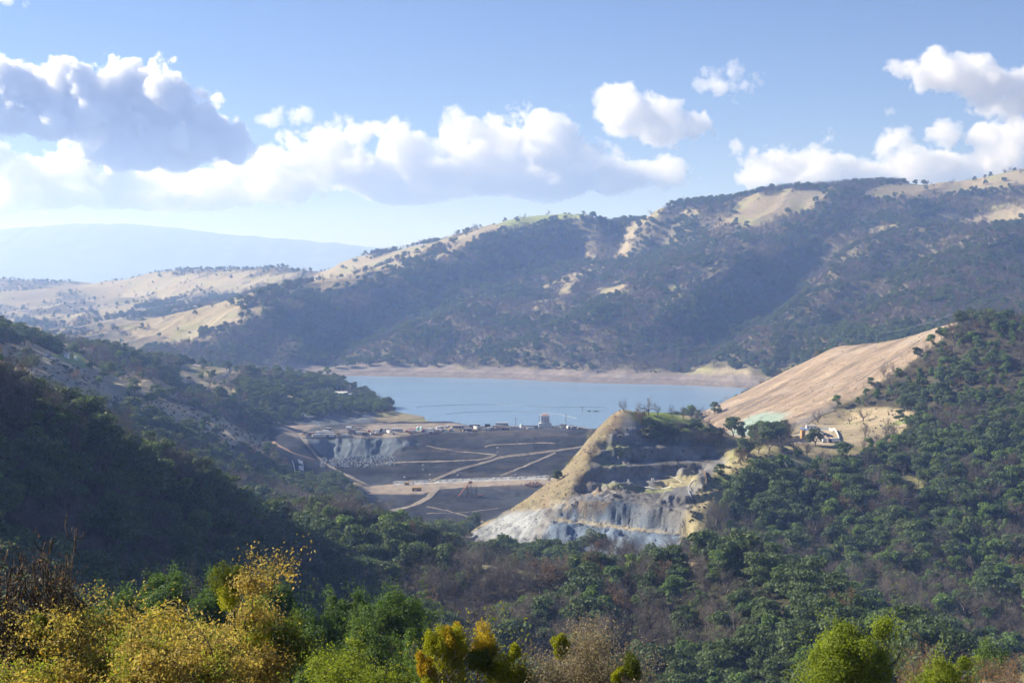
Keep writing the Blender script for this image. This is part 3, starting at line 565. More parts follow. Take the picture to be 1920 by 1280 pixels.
def skeleton(h, spread, r, gnarl=0.22, limbs=6, subs=5, twigs=4, trunk_frac=0.28, trunk_r=0.035, lean=(0, 0), up=0.08, level4=0):
    """oak skeleton: trunk, limbs, branches, twigs.  Returns segments and the twig end points with directions"""
    segs, tips = [], []
    tp, d = wander((0, 0, -0.03 * h), (lean[0], lean[1], 1), h * trunk_frac, 4, r, gnarl * 0.4)
    R0 = trunk_r * h; segs.append((tp, np.linspace(R0 * 1.25, R0 * 0.8, len(tp))))
    for li in range(limbs):
        a = 2 * np.pi * li / limbs + r.uniform(-0.5, 0.5); el = r.uniform(0.35, 1.2)
        dd = np.array([np.cos(a) * np.cos(el), np.sin(a) * np.cos(el), np.sin(el)]); L_ = (h * (1 - trunk_frac)) * (0.55 + 0.4 * np.sin(el)) * r.uniform(0.8, 1.1) * (spread if el < 0.8 else 1)
        lp, _ = wander(tp[-1 - (li % 2)], dd, L_, 7, r, gnarl, up); r0 = R0 * r.uniform(0.4, 0.62)
        segs.append((lp, np.linspace(r0, r0 * 0.22, len(lp))))
        for si in range(subs):
            q = 2 + int(r.integers(0, len(lp) - 2)); base = lp[q]; dl = lp[q] - lp[q - 1]; dl = dl / np.linalg.norm(dl)
            sd = dl * 0.5 + r.normal(0, 0.75, 3) + np.array([0, 0, 0.25]); sl = L_ * r.uniform(0.28, 0.5)
            sp, sd2 = wander(base, sd, sl, 5, r, gnarl * 1.1, up); r1 = max(r0 * (1 - q / 9) * 0.5, R0 * 0.05)
            segs.append((sp, np.linspace(r1, r1 * 0.25, len(sp))))
            for ti in range(twigs):
                q2 = 1 + int(r.integers(0, len(sp) - 1)); td = (sp[q2] - sp[q2 - 1]) / (sl / 5) * 0.5 + r.normal(0, 0.8, 3) + np.array([0, 0, 0.2])
                tw, td2 = wander(sp[q2], td, sl * r.uniform(0.3, 0.55), 3, r, gnarl, up); segs.append((tw, np.linspace(r1 * 0.3, r1 * 0.08, len(tw))))
                tips.append((tw[-1], td2)); tips.append((tw[1], td2))
                for _ in range(level4):
                    q3 = 1 + int(r.integers(0, 3)); t4, d4 = wander(tw[q3], td2 * 0.5 + r.normal(0, 0.8, 3), sl * r.uniform(0.12, 0.28), 2, r, gnarl, up)
                    segs.append((t4, np.linspace(r1 * 0.12, r1 * 0.05, 3))); tips.append((t4[-1], d4))
            tips.append((sp[-1], sd2))
    return segs, tips

def crown_lobes(r, n, w, h, base=0.35):
    """lobes of a broad crown: centre, radii"""
    out = []
    for k in range(n):
        a = r.uniform(0, 2 * np.pi); q = np.sqrt(r.uniform(0.02, 1)); z = r.uniform(base, 0.88) * h
        f = 1.0 - 0.55 * max(0, (z / h - 0.55) / 0.45)
        out.append((np.array([np.cos(a) * q * w * 0.36 * f, np.sin(a) * q * w * 0.36 * f, z]), w * r.uniform(0.13, 0.22), h * r.uniform(0.10, 0.16)))
    return out

def lobe_leaves(lobes, n, size, r, shell=0.55):
    vol = np.array([l[1] ** 2 for l in lobes]); pick = r.choice(len(lobes), n, p=vol / vol.sum())
    C_ = np.array([l[0] for l in lobes])[pick]; RW = np.array([l[1] for l in lobes])[pick]; RH = np.array([l[2] for l in lobes])[pick]
    d = r.normal(0, 1, (n, 3)); d[:, 2] = d[:, 2] * 0.8 + 0.25; d /= np.linalg.norm(d, axis=1, keepdims=True)
    q = (shell + (1 - shell) * r.random(n) ** 0.7) * r.uniform(0.85, 1.12, n)
    p = C_ + d * np.stack([RW, RW, RH], 1) * q[:, None]
    return leaf_quads(p, d + r.normal(0, 0.45, (n, 3)), size * r.uniform(0.6, 1.4, n), r, 0.75)

def fuzz(tips, n, length, r, width=0.012):
    """bare twig ends: slim three-cornered slivers around the branch tips"""
    T = np.array([t[0] for t in tips]); D = np.array([t[1] for t in tips]); k = r.integers(0, len(T), n)
    p = T[k] + r.normal(0, length * 0.35, (n, 3)); d = D[k] * 0.6 + r.normal(0, 0.7, (n, 3)) + np.array([0, 0, 0.25]); d /= np.linalg.norm(d, axis=1, keepdims=True); x, y, _ = basis(d)
    s = length * r.uniform(0.5, 1.3, n)[:, None]
    V = np.stack([p - x * width, p + x * width, p + d * s], 1).reshape(-1, 3)
    return V, np.arange(3 * n).reshape(-1, 3)

M_bark = mat('oak_bark', (0.085, 0.065, 0.048), 0.95, 0.35, 2.0)
M_greybark = mat('grey_bark', (0.15, 0.125, 0.105), 0.95, 0.35, 2.0)
M_live = leaf_mat('live_oak_leaf', [(0.046, 0.074, 0.028), (0.070, 0.106, 0.038), (0.100, 0.145, 0.050), (0.132, 0.172, 0.064)], 0.32)
M_twig = leaf_mat('bare_twig', [(0.10, 0.085, 0.07), (0.14, 0.12, 0.098), (0.185, 0.158, 0.128)], 0.0, spec=0.05, rough=0.9)
M_rust = leaf_mat('rust_leaf', [(0.12, 0.08, 0.045), (0.155, 0.105, 0.058), (0.18, 0.13, 0.07)], 0.3, (1, 0.8, 0.6))
M_bright = leaf_mat('bright_leaf', [(0.08, 0.14, 0.034), (0.125, 0.20, 0.05), (0.18, 0.26, 0.075)], 0.42)
M_scrub = leaf_mat('scrub_leaf', [(0.055, 0.06, 0.032), (0.085, 0.085, 0.045), (0.11, 0.10, 0.06)], 0.2)

PROTO = {}          # kind -> list of (trunk mesh, crown mesh)
def make_protos(kind, k, seed):
    r = np.random.default_rng(seed); out = []
    for i in range(k):
        if kind == 'live_oak':
            h = 9.0 + r.uniform(-1, 1.5); w = h * r.uniform(1.05, 1.35)
            segs, _ = skeleton(h * 0.85, 0.9, r, limbs=5, subs=0, trunk_frac=0.25, trunk_r=0.035); V, Fc = tubes(segs, 5)
            lob = crown_lobes(r, 15, w, h, 0.28); LV, LF = lobe_leaves(lob, 1500, 0.40, r); lm, bm_ = M_live, M_bark
        elif kind in ('bare_oak', 'rust_oak'):
            h = 10.0 + r.uniform(-1, 1.5)
            segs, tips = skeleton(h, 1.0, r, limbs=7, subs=5, twigs=3); V, Fc = tubes([s for s in segs if s[1][0] > 0.035], 4)
            if kind == 'bare_oak':
                thin = [s for s in segs if s[1][0] <= 0.035]; LV, LF = fuzz(tips, 2200, 1.0, r, 0.026); lm, bm_ = M_twig, M_greybark
            else:
                T = np.array([t[0] for t in tips]); T = T[r.integers(0, len(T), 1300)] + r.normal(0, 0.45, (1300, 3)); LV, LF = leaf_quads(T, r.normal(0, 1, T.shape), 0.22 * r.uniform(0.6, 1.4, len(T)), r); lm, bm_ = M_rust, M_greybark
        elif kind == 'bright_tree':
            h = 8.0 + r.uniform(-1, 1.5); w = h * r.uniform(0.75, 1.0)
            segs, _ = skeleton(h * 0.85, 0.7, r, limbs=5, subs=0, trunk_frac=0.22, trunk_r=0.028); V, Fc = tubes(segs, 5)
            lob = crown_lobes(r, 13, w, h, 0.22); LV, LF = lobe_leaves(lob, 1300, 0.36, r); lm, bm_ = M_bright, M_bark
        else:
            h = 3.6 + r.uniform(-0.5, 0.6); w = h * 1.6
            segs, _ = skeleton(h * 0.8, 1.0, r, limbs=5, subs=0, trunk_frac=0.15, trunk_r=0.02); V, Fc = tubes(segs, 4)
            lob = crown_lobes(r, 9, w, h, 0.25); LV, LF = lobe_leaves(lob, 500, 0.34, r, 0.4); lm, bm_ = M_scrub, M_bark
        out.append((mesh_from(kind + '_trunk', V, Fc, [bm_], smooth=True), mesh_from(kind + '_crown', LV, LF, [lm])))
    PROTO[kind] = out
for kd, k, s in (('live_oak', 5, 1), ('bare_oak', 4, 2), ('rust_oak', 2, 3), ('bright_tree', 3, 4), ('shrub', 3, 5)): make_protos(kd, k, s)

# ------------------------------------------------------------------ woodland: where each tree stands
HOR = np.minimum.accumulate(VG, axis=0)          # photo row of everything nearer, column by column
def scatter(ylo, yhi, spacing):
    xw = 0.53 * yhi; ys_ = np.arange(ylo, yhi, spacing); pts = []
    for y in ys_:
        xs_ = np.arange(-0.47 * y, 0.47 * y, spacing); pts.append(np.stack([xs_, np.full(len(xs_), y)], 1))
    p = np.concatenate(pts); p = p + rng.uniform(-0.48, 0.48, p.shape) * spacing
    return p
def sample(grid, u, y):
    i = np.clip(np.searchsorted(YS, y) - 1, 0, len(YS) - 2); j = np.clip(((u - US[0]) / (US[1] - US[0])).astype(int), 0, len(US) - 1); return grid[i, j]
trees = []          # x, y, z, kind index, scale, rot, variant
KINDS_ = ['live_oak', 'bare_oak', 'rust_oak', 'bright_tree', 'shrub']
def populate(ylo, yhi, spacing, mixes, smin=0.75, smax=1.3):
    p = scatter(ylo, yhi, spacing); u = 960 + p[:, 0] / p[:, 1] * F; ok = (u > -330) & (u < 2250); p = p[ok]; u = u[ok]; y = p[:, 1]
    d = sample(DEN, u, y); ok = rng.random(len(p)) < d; p = p[ok]; u = u[ok]; y = y[ok]
    z = ground(u, y); vtop = HZ - (z + 11) / y * F; ok = (vtop < sample(HOR, u, y - 0.02 * y) + 4) & ((z > WATER + 0.5) | (y < 1500)); p = p[ok]; u = u[ok]; y = y[ok]; z = z[ok]
    # mix of kinds varies in drifts over the ground and with the light
    n1 = fbm(p[:, 0] / 80, y / 80, 3, 111); n2 = fbm(p[:, 0] / 35, y / 35, 3, 113); lit = sample(LIT, u, y)
    w = mixes(u, y, n1, n2, lit); w = np.clip(w, 0, None); w = w / w.sum(1, keepdims=True); cs = np.cumsum(w, 1); k = (rng.random(len(p))[:, None] > cs).sum(1)
    s = rng.uniform(smin, smax, len(p)) * (1 + 0.2 * n2)
    for i in range(len(p)): trees.append((p[i, 0], y[i], z[i], int(k[i]), s[i], rng.uniform(0, 6.283), u[i]))
def mix_far(u, y, n1, n2, lit):
    o = np.zeros((len(u), 5)); o[:, 0] = 1.0 + 2.2 * n1; o[:, 1] = 0.75 - 2.4 * n1 + 0.5 * (lit > 0.3); o[:, 2] = 0.015; o[:, 3] = 0.04; o[:, 4] = 0.35; return o
def mix_near(u, y, n1, n2, lit):
    o = np.zeros((len(u), 5)); right = smoothstep(1250, 1500, u)
    o[:, 0] = 1.0 + 1.8 * n1; o[:, 1] = 0.3 - 2.0 * n1; o[:, 2] = 0.03 + 0.04 * (n2 > 0.35); o[:, 3] = 0.18 + 0.50 * right + 0.5 * (n2 < -0.38); o[:, 4] = 0.35; return o
def mix_ridge(u, y, n1, n2, lit):
    o = np.zeros((len(u), 5)); b = smoothstep(560, 640, u) * smoothstep(1330, 1150, u)
    o[:, 0] = 1.0 + 1.2 * n1 - 0.3 * b; o[:, 1] = 0.2 + 0.25 * b - 1.0 * n1; o[:, 2] = 0.03 + 0.05 * (n2 > 0.35); o[:, 3] = 0.22; o[:, 4] = 0.45 + 0.3 * (u < 400); return o
populate(2360, 3000, 9.8, mix_far, 0.7, 1.5); populate(3000, 4600, 11.8, mix_far, 0.8, 1.6); populate(4600, 6500, 26, mix_far)
populate(1120, 2350, 8.2, mix_near, 0.75, 1.3); populate(720, 1120, 6.6, mix_near, 0.6, 1.7); populate(300, 720, 6.0, mix_ridge, 0.6, 1.6)
trees = [(t[0], t[1], t[2], t[3], t[4] * (0.55 if 850 < t[6] < 1300 and 622 < t[1] < 760 else 1.0), t[5], t[6]) for t in trees]     # only low trees grow in front of the rock face

def tree_object(kind, x, y, z, s, rot, label, group=None, variant=0, name=None, cat='tree', tilt=0.0):
    tm, cme = PROTO[kind][variant % len(PROTO[kind])]
    e = bpy.data.objects.new(name or kind, None); COL.objects.link(e); e.empty_display_size = 1; e.location = (x, y, z); e.rotation_euler = (tilt, 0, rot); e.scale = (s, s, s) if not isinstance(s, tuple) else s
    add_obj('trunk', tm, e); add_obj('crown', cme, e)
    return tag(e, label, cat, group)

def stuff_wood(name, kind, items, label):
    """everything past the largest few hundred of a kind: one object"""
    if not items: return
    it = np.array([(t[0], t[1], t[2], t[4], t[5]) for t in items], np.float32)
    me = bpy.data.meshes.new(name); me.vertices.add(len(it)); me.vertices.foreach_set('co', it[:, :3].ravel())
    a = me.attributes.new('size', 'FLOAT', 'POINT'); a.data.foreach_set('value', it[:, 3].copy()); a = me.attributes.new('turn', 'FLOAT', 'POINT'); a.data.foreach_set('value', it[:, 4].copy())
    ng = bpy.data.node_groups.new(name + '_nodes', 'GeometryNodeTree'); ng.interface.new_socket('Geometry', in_out='INPUT', socket_type='NodeSocketGeometry'); ng.interface.new_socket('Geometry', in_out='OUTPUT', socket_type='NodeSocketGeometry')
    N = ng.nodes.new; L = ng.links.new; gi = N('NodeGroupInput'); go = N('NodeGroupOutput'); jn = N('GeometryNodeJoinGeometry')
    for tm, cme in PROTO[kind]:
        j2 = N('GeometryNodeJoinGeometry')
        for me_ in (tm, cme):
            po = bpy.data.objects.new(kind + '_pattern', me_); oi = N('GeometryNodeObjectInfo'); oi.inputs['Object'].default_value = po; L(oi.outputs['Geometry'], j2.inputs[0])
        g2 = N('GeometryNodeGeometryToInstance'); L(j2.outputs[0], g2.inputs[0]); L(g2.outputs[0], jn.inputs[0])
    ip = N('GeometryNodeInstanceOnPoints'); L(gi.outputs[0], ip.inputs['Points']); L(jn.outputs[0], ip.inputs['Instance']); ip.inputs['Pick Instance'].default_value = True
    rv = N('FunctionNodeRandomValue'); rv.data_type = 'INT'; L(rv.outputs[2], ip.inputs['Instance Index'])
    rv.inputs[4].default_value = 0; rv.inputs[5].default_value = len(PROTO[kind]) - 1
    s_ = N('GeometryNodeInputNamedAttribute'); s_.data_type = 'FLOAT'; s_.inputs[0].default_value = 'size'; t_ = N('GeometryNodeInputNamedAttribute'); t_.data_type = 'FLOAT'; t_.inputs[0].default_value = 'turn'
    cx = N('ShaderNodeCombineXYZ'); L(t_.outputs[0], cx.inputs['Z']); L(cx.outputs[0], ip.inputs['Rotation']); L(s_.outputs[0], ip.inputs['Scale'])
    L(ip.outputs[0], go.inputs[0])
    o = add_obj(name, me); o.modifiers.new('woodland', 'NODES').node_group = ng
    tag(o, label, kind='stuff'); return o

# the largest of each kind in view stand as objects of their own
def region(x, y, u):
    if y > 2300: return 'far hillside across the reservoir'
    if y > 1120: return 'left ridge above the earthworks' if u < 900 else 'steep slope under the tan cut'
    if y > 725: return 'wooded valley side right of the quarry' if u > 1100 else 'gully behind the dark left ridge'
    if u < 540: return 'dark shaded slope at the left'
    return 'middle ridge below the quarry'
LOOK = {'live_oak': 'dark green dense evergreen oak', 'bare_oak': 'leafless grey brown oak', 'rust_oak': 'rust coloured oak', 'bright_tree': 'bright green leafy tree', 'shrub': 'low olive brown shrub'}
HTS = [10.0, 10.5, 10.5, 8.5, 3.8]; LIMIT = {0: 260, 1: 240, 2: 60, 3: 150, 4: 120}
rest = {k: [] for k in range(5)}; cand = {k: [] for k in range(5)}
for t in trees:
    x, y, z, k, s, rot, u = t; h = HTS[k] * s; vt = HZ - (z + h * 0.9) / y * F; vm = HZ - (z + h * 0.5) / y * F
    hor = sample(HOR, np.array([u]), np.array([y * 0.985]))[0]
    vis = -40 < u < 1960 and vm < min(hor, 1290)
    (cand if vis else rest)[k].append((h / y, t))
nth = 0
for k in range(5):
    c = sorted(cand[k], key=lambda q: -q[0]); rest[k] = [q[1] for q in rest[k]] + [q[1] for q in c[LIMIT[k]:]]
    for _, t in c[:LIMIT[k]]:
        x, y, z, _k, s, rot, u = t; kd = KINDS_[k]; nth += 1; rg = region(x, y, u)
        tree_object(kd, x, y, z, s, rot, LOOK[kd] + ' on the ' + rg, LOOK[kd] + 's of the ' + rg, nth, name=kd, cat='shrub' if k == 4 else 'tree')
for k, nm, lb in ((0, 'evergreen_woodland', 'dark green evergreen oak woodland covering the hills'), (1, 'leafless_woodland', 'grey brown leafless oak woodland on the slopes'), (2, 'rusty_woodland', 'scattered rust coloured oaks in the woodland'), (3, 'bright_woodland', 'bright green trees mixed into the woodland'), (4, 'scrub', 'low olive brown scrub between the trees')):
    stuff_wood(nm, KINDS_[k], rest[k], lb)

# ------------------------------------------------------------------ made things
class MB:
    def __init__(s): s.v = []; s.f = {}; s.n = 0; s.mats = []; s.fm = []; s.fl = []
    def _m(s, m):
        if m not in s.mats: s.mats.append(m)
        return s.mats.index(m)
    def add(s, V, faces, m):
        s.v += [tuple(p) for p in V]
        for f in faces: s.fl.append([i + s.n for i in f]); s.fm.append(s._m(m))
        s.n += len(V); return s
    def box(s, c, d, m, rz=0.0, taper=1.0, tilt=0.0):
        x, y, z = d[0] / 2, d[1] / 2, d[2] / 2; V = []
        for k in (-1, 1):
            t = taper if k > 0 else 1.0
            for a, b in ((-1, -1), (1, -1), (1, 1), (-1, 1)): V.append(Vector((a * x * t, b * y * t, k * z)))
        M_ = Matrix.Rotation(rz, 3, 'Z') @ Matrix.Rotation(tilt, 3, 'Y'); V = [M_ @ p + Vector(c) for p in V]
        return s.add(V, [(3, 2, 1, 0), (4, 5, 6, 7), (0, 1, 5, 4), (1, 2, 6, 5), (2, 3, 7, 6), (3, 0, 4, 7)], m)
    def tube(s, p0, p1, r0, r1, m, n=8):
        p0, p1 = Vector(p0), Vector(p1); d = (p1 - p0).normalized(); a = d.orthogonal().normalized(); b = d.cross(a); V = []
        for p, r in ((p0, r0), (p1, r1)): V += [p + (a * math.cos(2 * math.pi * i / n) + b * math.sin(2 * math.pi * i / n)) * r for i in range(n)]
        F_ = [(i, (i + 1) % n, n + (i + 1) % n, n + i) for i in range(n)] + [tuple(range(n - 1, -1, -1)), tuple(range(n, 2 * n))]
        return s.add(V, F_, m)
    def path(s, pts, r, m, n=6):
        for a, b in zip(pts[:-1], pts[1:]): s.tube(a, b, r, r, m, n)
        return s
    def dome(s, c, r, h, m, n=10, k=3):
        V = []; F_ = []
        for j in range(k): 
            a = j / k * math.pi / 2
            V += [Vector(c) + Vector((math.cos(2 * math.pi * i / n) * r * math.cos(a), math.sin(2 * math.pi * i / n) * r * math.cos(a), h * math.sin(a))) for i in range(n)]
        V.append(Vector(c) + Vector((0, 0, h)))
        for j in range(k - 1): F_ += [(j * n + i, j * n + (i + 1) % n, (j + 1) * n + (i + 1) % n, (j + 1) * n + i) for i in range(n)]
        F_ += [((k - 1) * n + i, (k - 1) * n + (i + 1) % n, k * n) for i in range(n)]
        return s.add(V, F_, m)
    def hip(s, c, w, d, h, m, ridge=0.0):
        x, y, z = c; r = ridge / 2
        return s.add([(x - w / 2, y - d / 2, z), (x + w / 2, y - d / 2, z), (x + w / 2, y + d / 2, z), (x - w / 2, y + d / 2, z), (x - r, y, z + h), (x + r, y, z + h)], [(0, 1, 5, 4), (1, 2, 5), (2, 3, 4, 5), (3, 0, 4), (3, 2, 1, 0)], m)
    def gable(s, c, w, d, h, m):
        x, y, z = c
        return s.add([(x - w / 2, y - d / 2, z), (x + w / 2, y - d / 2, z), (x + w / 2, y + d / 2, z), (x - w / 2, y + d / 2, z), (x - w / 2, y, z + h), (x + w / 2, y, z + h)], [(0, 1, 5, 4), (2, 3, 4, 5), (3, 0, 4), (1, 2, 5), (3, 2, 1, 0)], m)
    def build(s, name, parent=None, loc=None, rz=0.0, smooth=False):
        me = bpy.data.meshes.new(name); me.from_pydata([tuple(p) for p in s.v], [], s.fl)
        for m in s.mats: me.materials.append(m)
        me.polygons.foreach_set('material_index', s.fm); me.update(); o = add_obj(name, me, parent, loc); o.rotation_euler.z = rz; return o
def root(name, loc, label, cat, group=None, rz=0.0):
    e = bpy.data.objects.new(name, None); COL.objects.link(e); e.empty_display_size = 1; e.location = loc; e.rotation_euler.z = rz; return tag(e, label, cat, group)

white = mat('white_paint', (0.78, 0.78, 0.76), 0.5, 0.08, 0.8); offw = mat('weathered_white', (0.62, 0.61, 0.57), 0.7, 0.12, 0.8); pink = mat('pink_roof', (0.38, 0.25, 0.225), 0.8, 0.15, 1.0); glass = mat('dark_window', (0.03, 0.035, 0.045), 0.15, spec=0.5)
steel = mat('steel', (0.35, 0.35, 0.35), 0.5, 0.1, 1.0, 0.6); rustm = mat('red_oxide', (0.33, 0.12, 0.08), 0.7, 0.2, 0.6); teal = mat('teal_paint', (0.22, 0.52, 0.52), 0.5, 0.1, 1.0); red = mat('red_paint', (0.52, 0.05, 0.05), 0.5, 0.1, 1.0)
blue = mat('blue_tarp', (0.16, 0.30, 0.62), 0.6, 0.12, 0.8); navy = mat('navy_box', (0.05, 0.06, 0.11), 0.6, 0.1, 1.0); yellow = mat('machine_yellow', (0.50, 0.30, 0.04), 0.5, 0.12, 1.0); tyre = mat('tyre_rubber', (0.025, 0.025, 0.025), 0.9); tan_ = mat('tan_cladding', (0.42, 0.35, 0.25), 0.8, 0.12, 0.7)
brown = mat('brown_timber', (0.16, 0.10, 0.065), 0.9, 0.2, 1.0); orange = mat('orange_plywood', (0.45, 0.26, 0.10), 0.8, 0.15, 1.0); conc = mat('concrete', (0.42, 0.41, 0.38), 0.9, 0.12, 0.5); grey = mat('grey_paint', (0.30, 0.32, 0.34), 0.6, 0.1, 1.0); pole_m = mat('pole_timber', (0.13, 0.10, 0.08), 0.9, 0.15, 1.0)
rock_m = mat('grey_boulder', (0.22, 0.25, 0.29), 0.9, 0.3, 0.6); spoilp = mat('scrap_rust', (0.22, 0.14, 0.10), 0.9, 0.3, 0.8); road_m = mat('gravel_road', (0.23, 0.195, 0.155), 0.95, 0.35, 0.3); palegul = mat('pale_gravel', (0.5, 0.47, 0.42), 0.95, 0.25, 0.3); foam = mat('boom_float', (0.30, 0.31, 0.32), 0.7); silver = mat('silver_paint', (0.5, 0.52, 0.54), 0.4, 0.1, 1.0)

def deck(u, v, y0=1480, y1=1700): return hit(u, v, y0, y1)
def pxm(y): return y / F                       # metres per photo pixel

# roads of the works: ribbons laid on the ground
def road(name, px, width, y0, y1, m=road_m, lift=0.35):
    pts = []
    for (a, b) in zip(px[:-1], px[1:]):
        n = max(2, int(math.hypot(b[0] - a[0], b[1] - a[1]) / 5))
        for k in range(n): t = k / n; pts.append(hit(a[0] + (b[0] - a[0]) * t, a[1] + (b[1] - a[1]) * t, y0, y1))
    pts.append(hit(px[-1][0], px[-1][1], y0, y1))
    V = []; P_ = np.array([tuple(p) for p in pts]); 
    for _ in range(3): P_[1:-1] = (P_[:-2] + 2 * P_[1:-1] + P_[2:]) / 4
    T = np.gradient(P_[:, :2], axis=0); T /= np.maximum(np.linalg.norm(T, axis=1, keepdims=True), 1e-6); Nn = np.stack([-T[:, 1], T[:, 0]], 1)
    wv = 0.6 * width * (0.85 + 0.3 * vnoise(np.arange(len(P_)) * 0.3, np.zeros(len(P_)), 3))
    for o_ in (-0.5, -0.17, 0.17, 0.5):
        xy = P_[:, :2] + Nn * (o_ * wv)[:, None]; zz = np.array([ground_xy(x, y) for x, y in xy]); V.append(np.stack([xy[:, 0], xy[:, 1], np.maximum(zz, P_[:, 2] - 1.5) + lift], 1))
    V = np.stack(V, 1).reshape(-1, 3); k = len(P_); i = np.arange(k - 1)[:, None] * 4 + np.arange(3)[None]
    tag(add_obj(name, mesh_from(name, V, np.stack([i, i + 1, i + 5, i + 4], -1).reshape(-1, 4), [m], smooth=True)), kind='structure')
road('road', [(799, 836), (830, 842), (861, 847), (911, 851), (926, 853)], 5, 1440, 1600)
road('road', [(720, 868), (780, 866), (840, 865), (900, 862), (920, 858), (930, 852)], 5, 1420, 1560)
road('road', [(806, 904), (836, 890), (864, 879), (910, 867), (940, 857), (985, 852), (1042, 845), (1070, 841), (1097, 837)], 6.5, 1400, 1600)
road('road', [(939, 892), (967, 881), (1005, 865), (1042, 849)], 5, 1400, 1600)
road('road', [(909, 838), (922, 834), (960, 833), (1024, 830), (1041, 832)], 3.5, 1500, 1600)
road('road', [(563, 812), (570, 826), (590, 850), (610, 870), (640, 886), (690, 910)], 8, 1370, 1640)
road('road', [(735, 958), (775, 948), (800, 935), (815, 922), (822, 912)], 10, 1250, 1420)
road('road', [(800, 950), (840, 958), (900, 975), (930, 985)], 4, 1180, 1340)
road('road', [(800, 963), (870, 961), (935, 953)], 2.5, 1230, 1340)
road('road', [(740, 983), (800, 984), (860, 989)], 4, 1150, 1280)
road('road', [(497, 822), (520, 835), (550, 850), (590, 862)], 7, 1300, 1620, m=mat('orange_dirt', (0.30, 0.20, 0.13), 0.95, 0.2, 0.3))
road('road', [(563, 863), (566, 875), (563, 890), (566, 904)], 7, 1200, 1520, m=palegul)
road('road', [(548, 863), (553, 880), (556, 900)], 2, 1200, 1520, m=palegul)
road('road', [(455, 856), (480, 842), (497, 832)], 4, 1250, 1560)
road('road', [(655, 800), (700, 795), (760, 789), (795, 783)], 5, 1650, 1950)
road('road', [(380, 688), (440, 692), (420, 703), (400, 712)], 7, 1700, 2200)
road('road', [(565, 700), (600, 704), (640, 715), (660, 728)], 6, 1850, 2350)
road('road', [(1497, 832), (1499, 812), (1512, 792), (1535, 778), (1565, 768)], 6, 1040, 1290)
road('road', [(1700, 340), (1640, 357), (1590, 362)], 5, 3300, 4300)

# intake tower on the crest
b = deck(1022, 801, 1600, 1700); w = pxm(b.y)
tw = root('intake_tower', b, 'white concrete intake tower with pinkish roof rising above the dam crest', 'tower')
MB().box((0, 0, 2.0), (13, 10, 5.4), offw).build('base', tw); MB().box((0, 0, 8.4), (9.2, 7.6, 7.2), white).build('wall', tw)
for i in range(3):
    o = MB().box((-2.7 + i * 2.7, -3.83, 8.2), (1.5, 0.12, 5.0), pink).build('window', tw)
    MB().box((0, 0, 0), (0.25, 0.14, 5.0), white).build('frame', o, loc=(-2.7 + i * 2.7, -3.92, 8.2))
MB().box((0, 0, 12.25), (10.2, 8.4, 0.5), white).build('cornice', tw); MB().hip((0, 0, 12.5), 9.6, 8.0, 2.4, pink, 1.0).build('roof', tw)
for i in range(4): MB().tube((-6.0 + 4 * i, -4.6, 4.7), (-6.0 + 4 * i, -4.6, 5.9), 0.08, 0.08, steel, 5).build('railing_post', tw)

# storage tank on legs, silos, office trailers, containers
b = deck(654, 811); tk = root('storage_tank', b, 'white horizontal storage tank raised on rusty legs', 'tank'); MB().tube((-2.6, 0, 4.6), (2.6, 0, 4.6), 1.7, 1.7, white, 14).build('vessel', tk)
for x in (-1.7, 1.7):
    for y in (-1, 1): MB().tube((x, y, -0.5), (x, y, 3.3), 0.18, 0.18, rustm, 6).build('leg', tk)
for px, nm in ((783.5, 'left of the two teal dome topped silos beside the red container'), (790.5, 'right of the two teal dome topped silos beside the red container')):
    b = deck(px, 806); s = root('silo', b, nm, 'silo', 'teal silos on the dam crest'); MB().tube((0, 0, -0.3), (0, 0, 2.6), 1.5, 1.5, teal, 12).build('wall', s); MB().dome((0, 0, 2.6), 1.5, 1.1, white, 12).build('roof', s)
def trailer(name, u0, u1, v0, v1, wall, roofm, label, cat='trailer', gable=False, win=3, y0=1480, y1=1700, dpt=3.0, rz=0.0):
    b = hit((u0 + u1) / 2, v1, y0, y1); k = pxm(b.y); w, h = (u1 - u0) * k, (v1 - v0) * k
    e = root(name, b, label, cat, None, rz); MB().box((0, dpt / 2, h * 0.42 - 0.2), (w, dpt, h * 0.84 + 0.4), wall).build('wall', e)
    r = MB(); (r.gable((0, dpt / 2, h * 0.84), w * 1.04, dpt * 1.1, h * 0.3, roofm) if gable else r.box((0, dpt / 2, h * 0.91), (w * 1.02, dpt * 1.06, h * 0.14), roofm)); r.build('roof', e)
    for i in range(win): MB().box(((i + 0.5) / win * w - w / 2, -0.03, h * 0.5), (w / win * 0.45, 0.08, h * 0.3), glass).build('window', e)
    return e
trailer('office_trailer', 735, 755, 803, 808.5, offw, white, 'long white office trailer beside the teal silos', win=4)
trailer('office_trailer', 849, 870, 797, 803, tan_, offw, 'tan office trailer at the water edge of the crest', win=4)
trailer('office_trailer', 880, 900, 795.5, 801, grey, grey, 'grey blue office trailer right of the tan one', win=4)
trailer('storage_shed', 909, 919, 794, 800, navy, grey, 'small dark shed standing on the crest', 'shed', win=1)
trailer('office_trailer', 929, 953, 792, 798.5, offw, white, 'long pale office trailer with white roof left of the tower', win=5)
trailer('storage_shed', 926, 955, 799.5, 806, tan_, brown, 'low brown roofed shed below the pale office trailer', 'shed', True, win=3)
trailer('office_trailer', 956, 974, 798.5, 804, offw, offw, 'cream office trailer right of the brown roofed shed', win=3)
trailer('shipping_container', 986, 1009, 797, 803, grey, grey, 'grey shipping container next to the intake tower', 'container', win=0)
trailer('shipping_container', 768, 780, 804, 808, red, red, 'bright red container on the crest', 'container', win=0)
trailer('shipping_container', 870, 884, 803, 808, navy, grey, 'dark blue container on the crest road', 'container', win=0)
trailer('shipping_container', 913, 924, 800.5, 806, grey, offw, 'grey container left of the brown roofed shed', 'container', win=0)
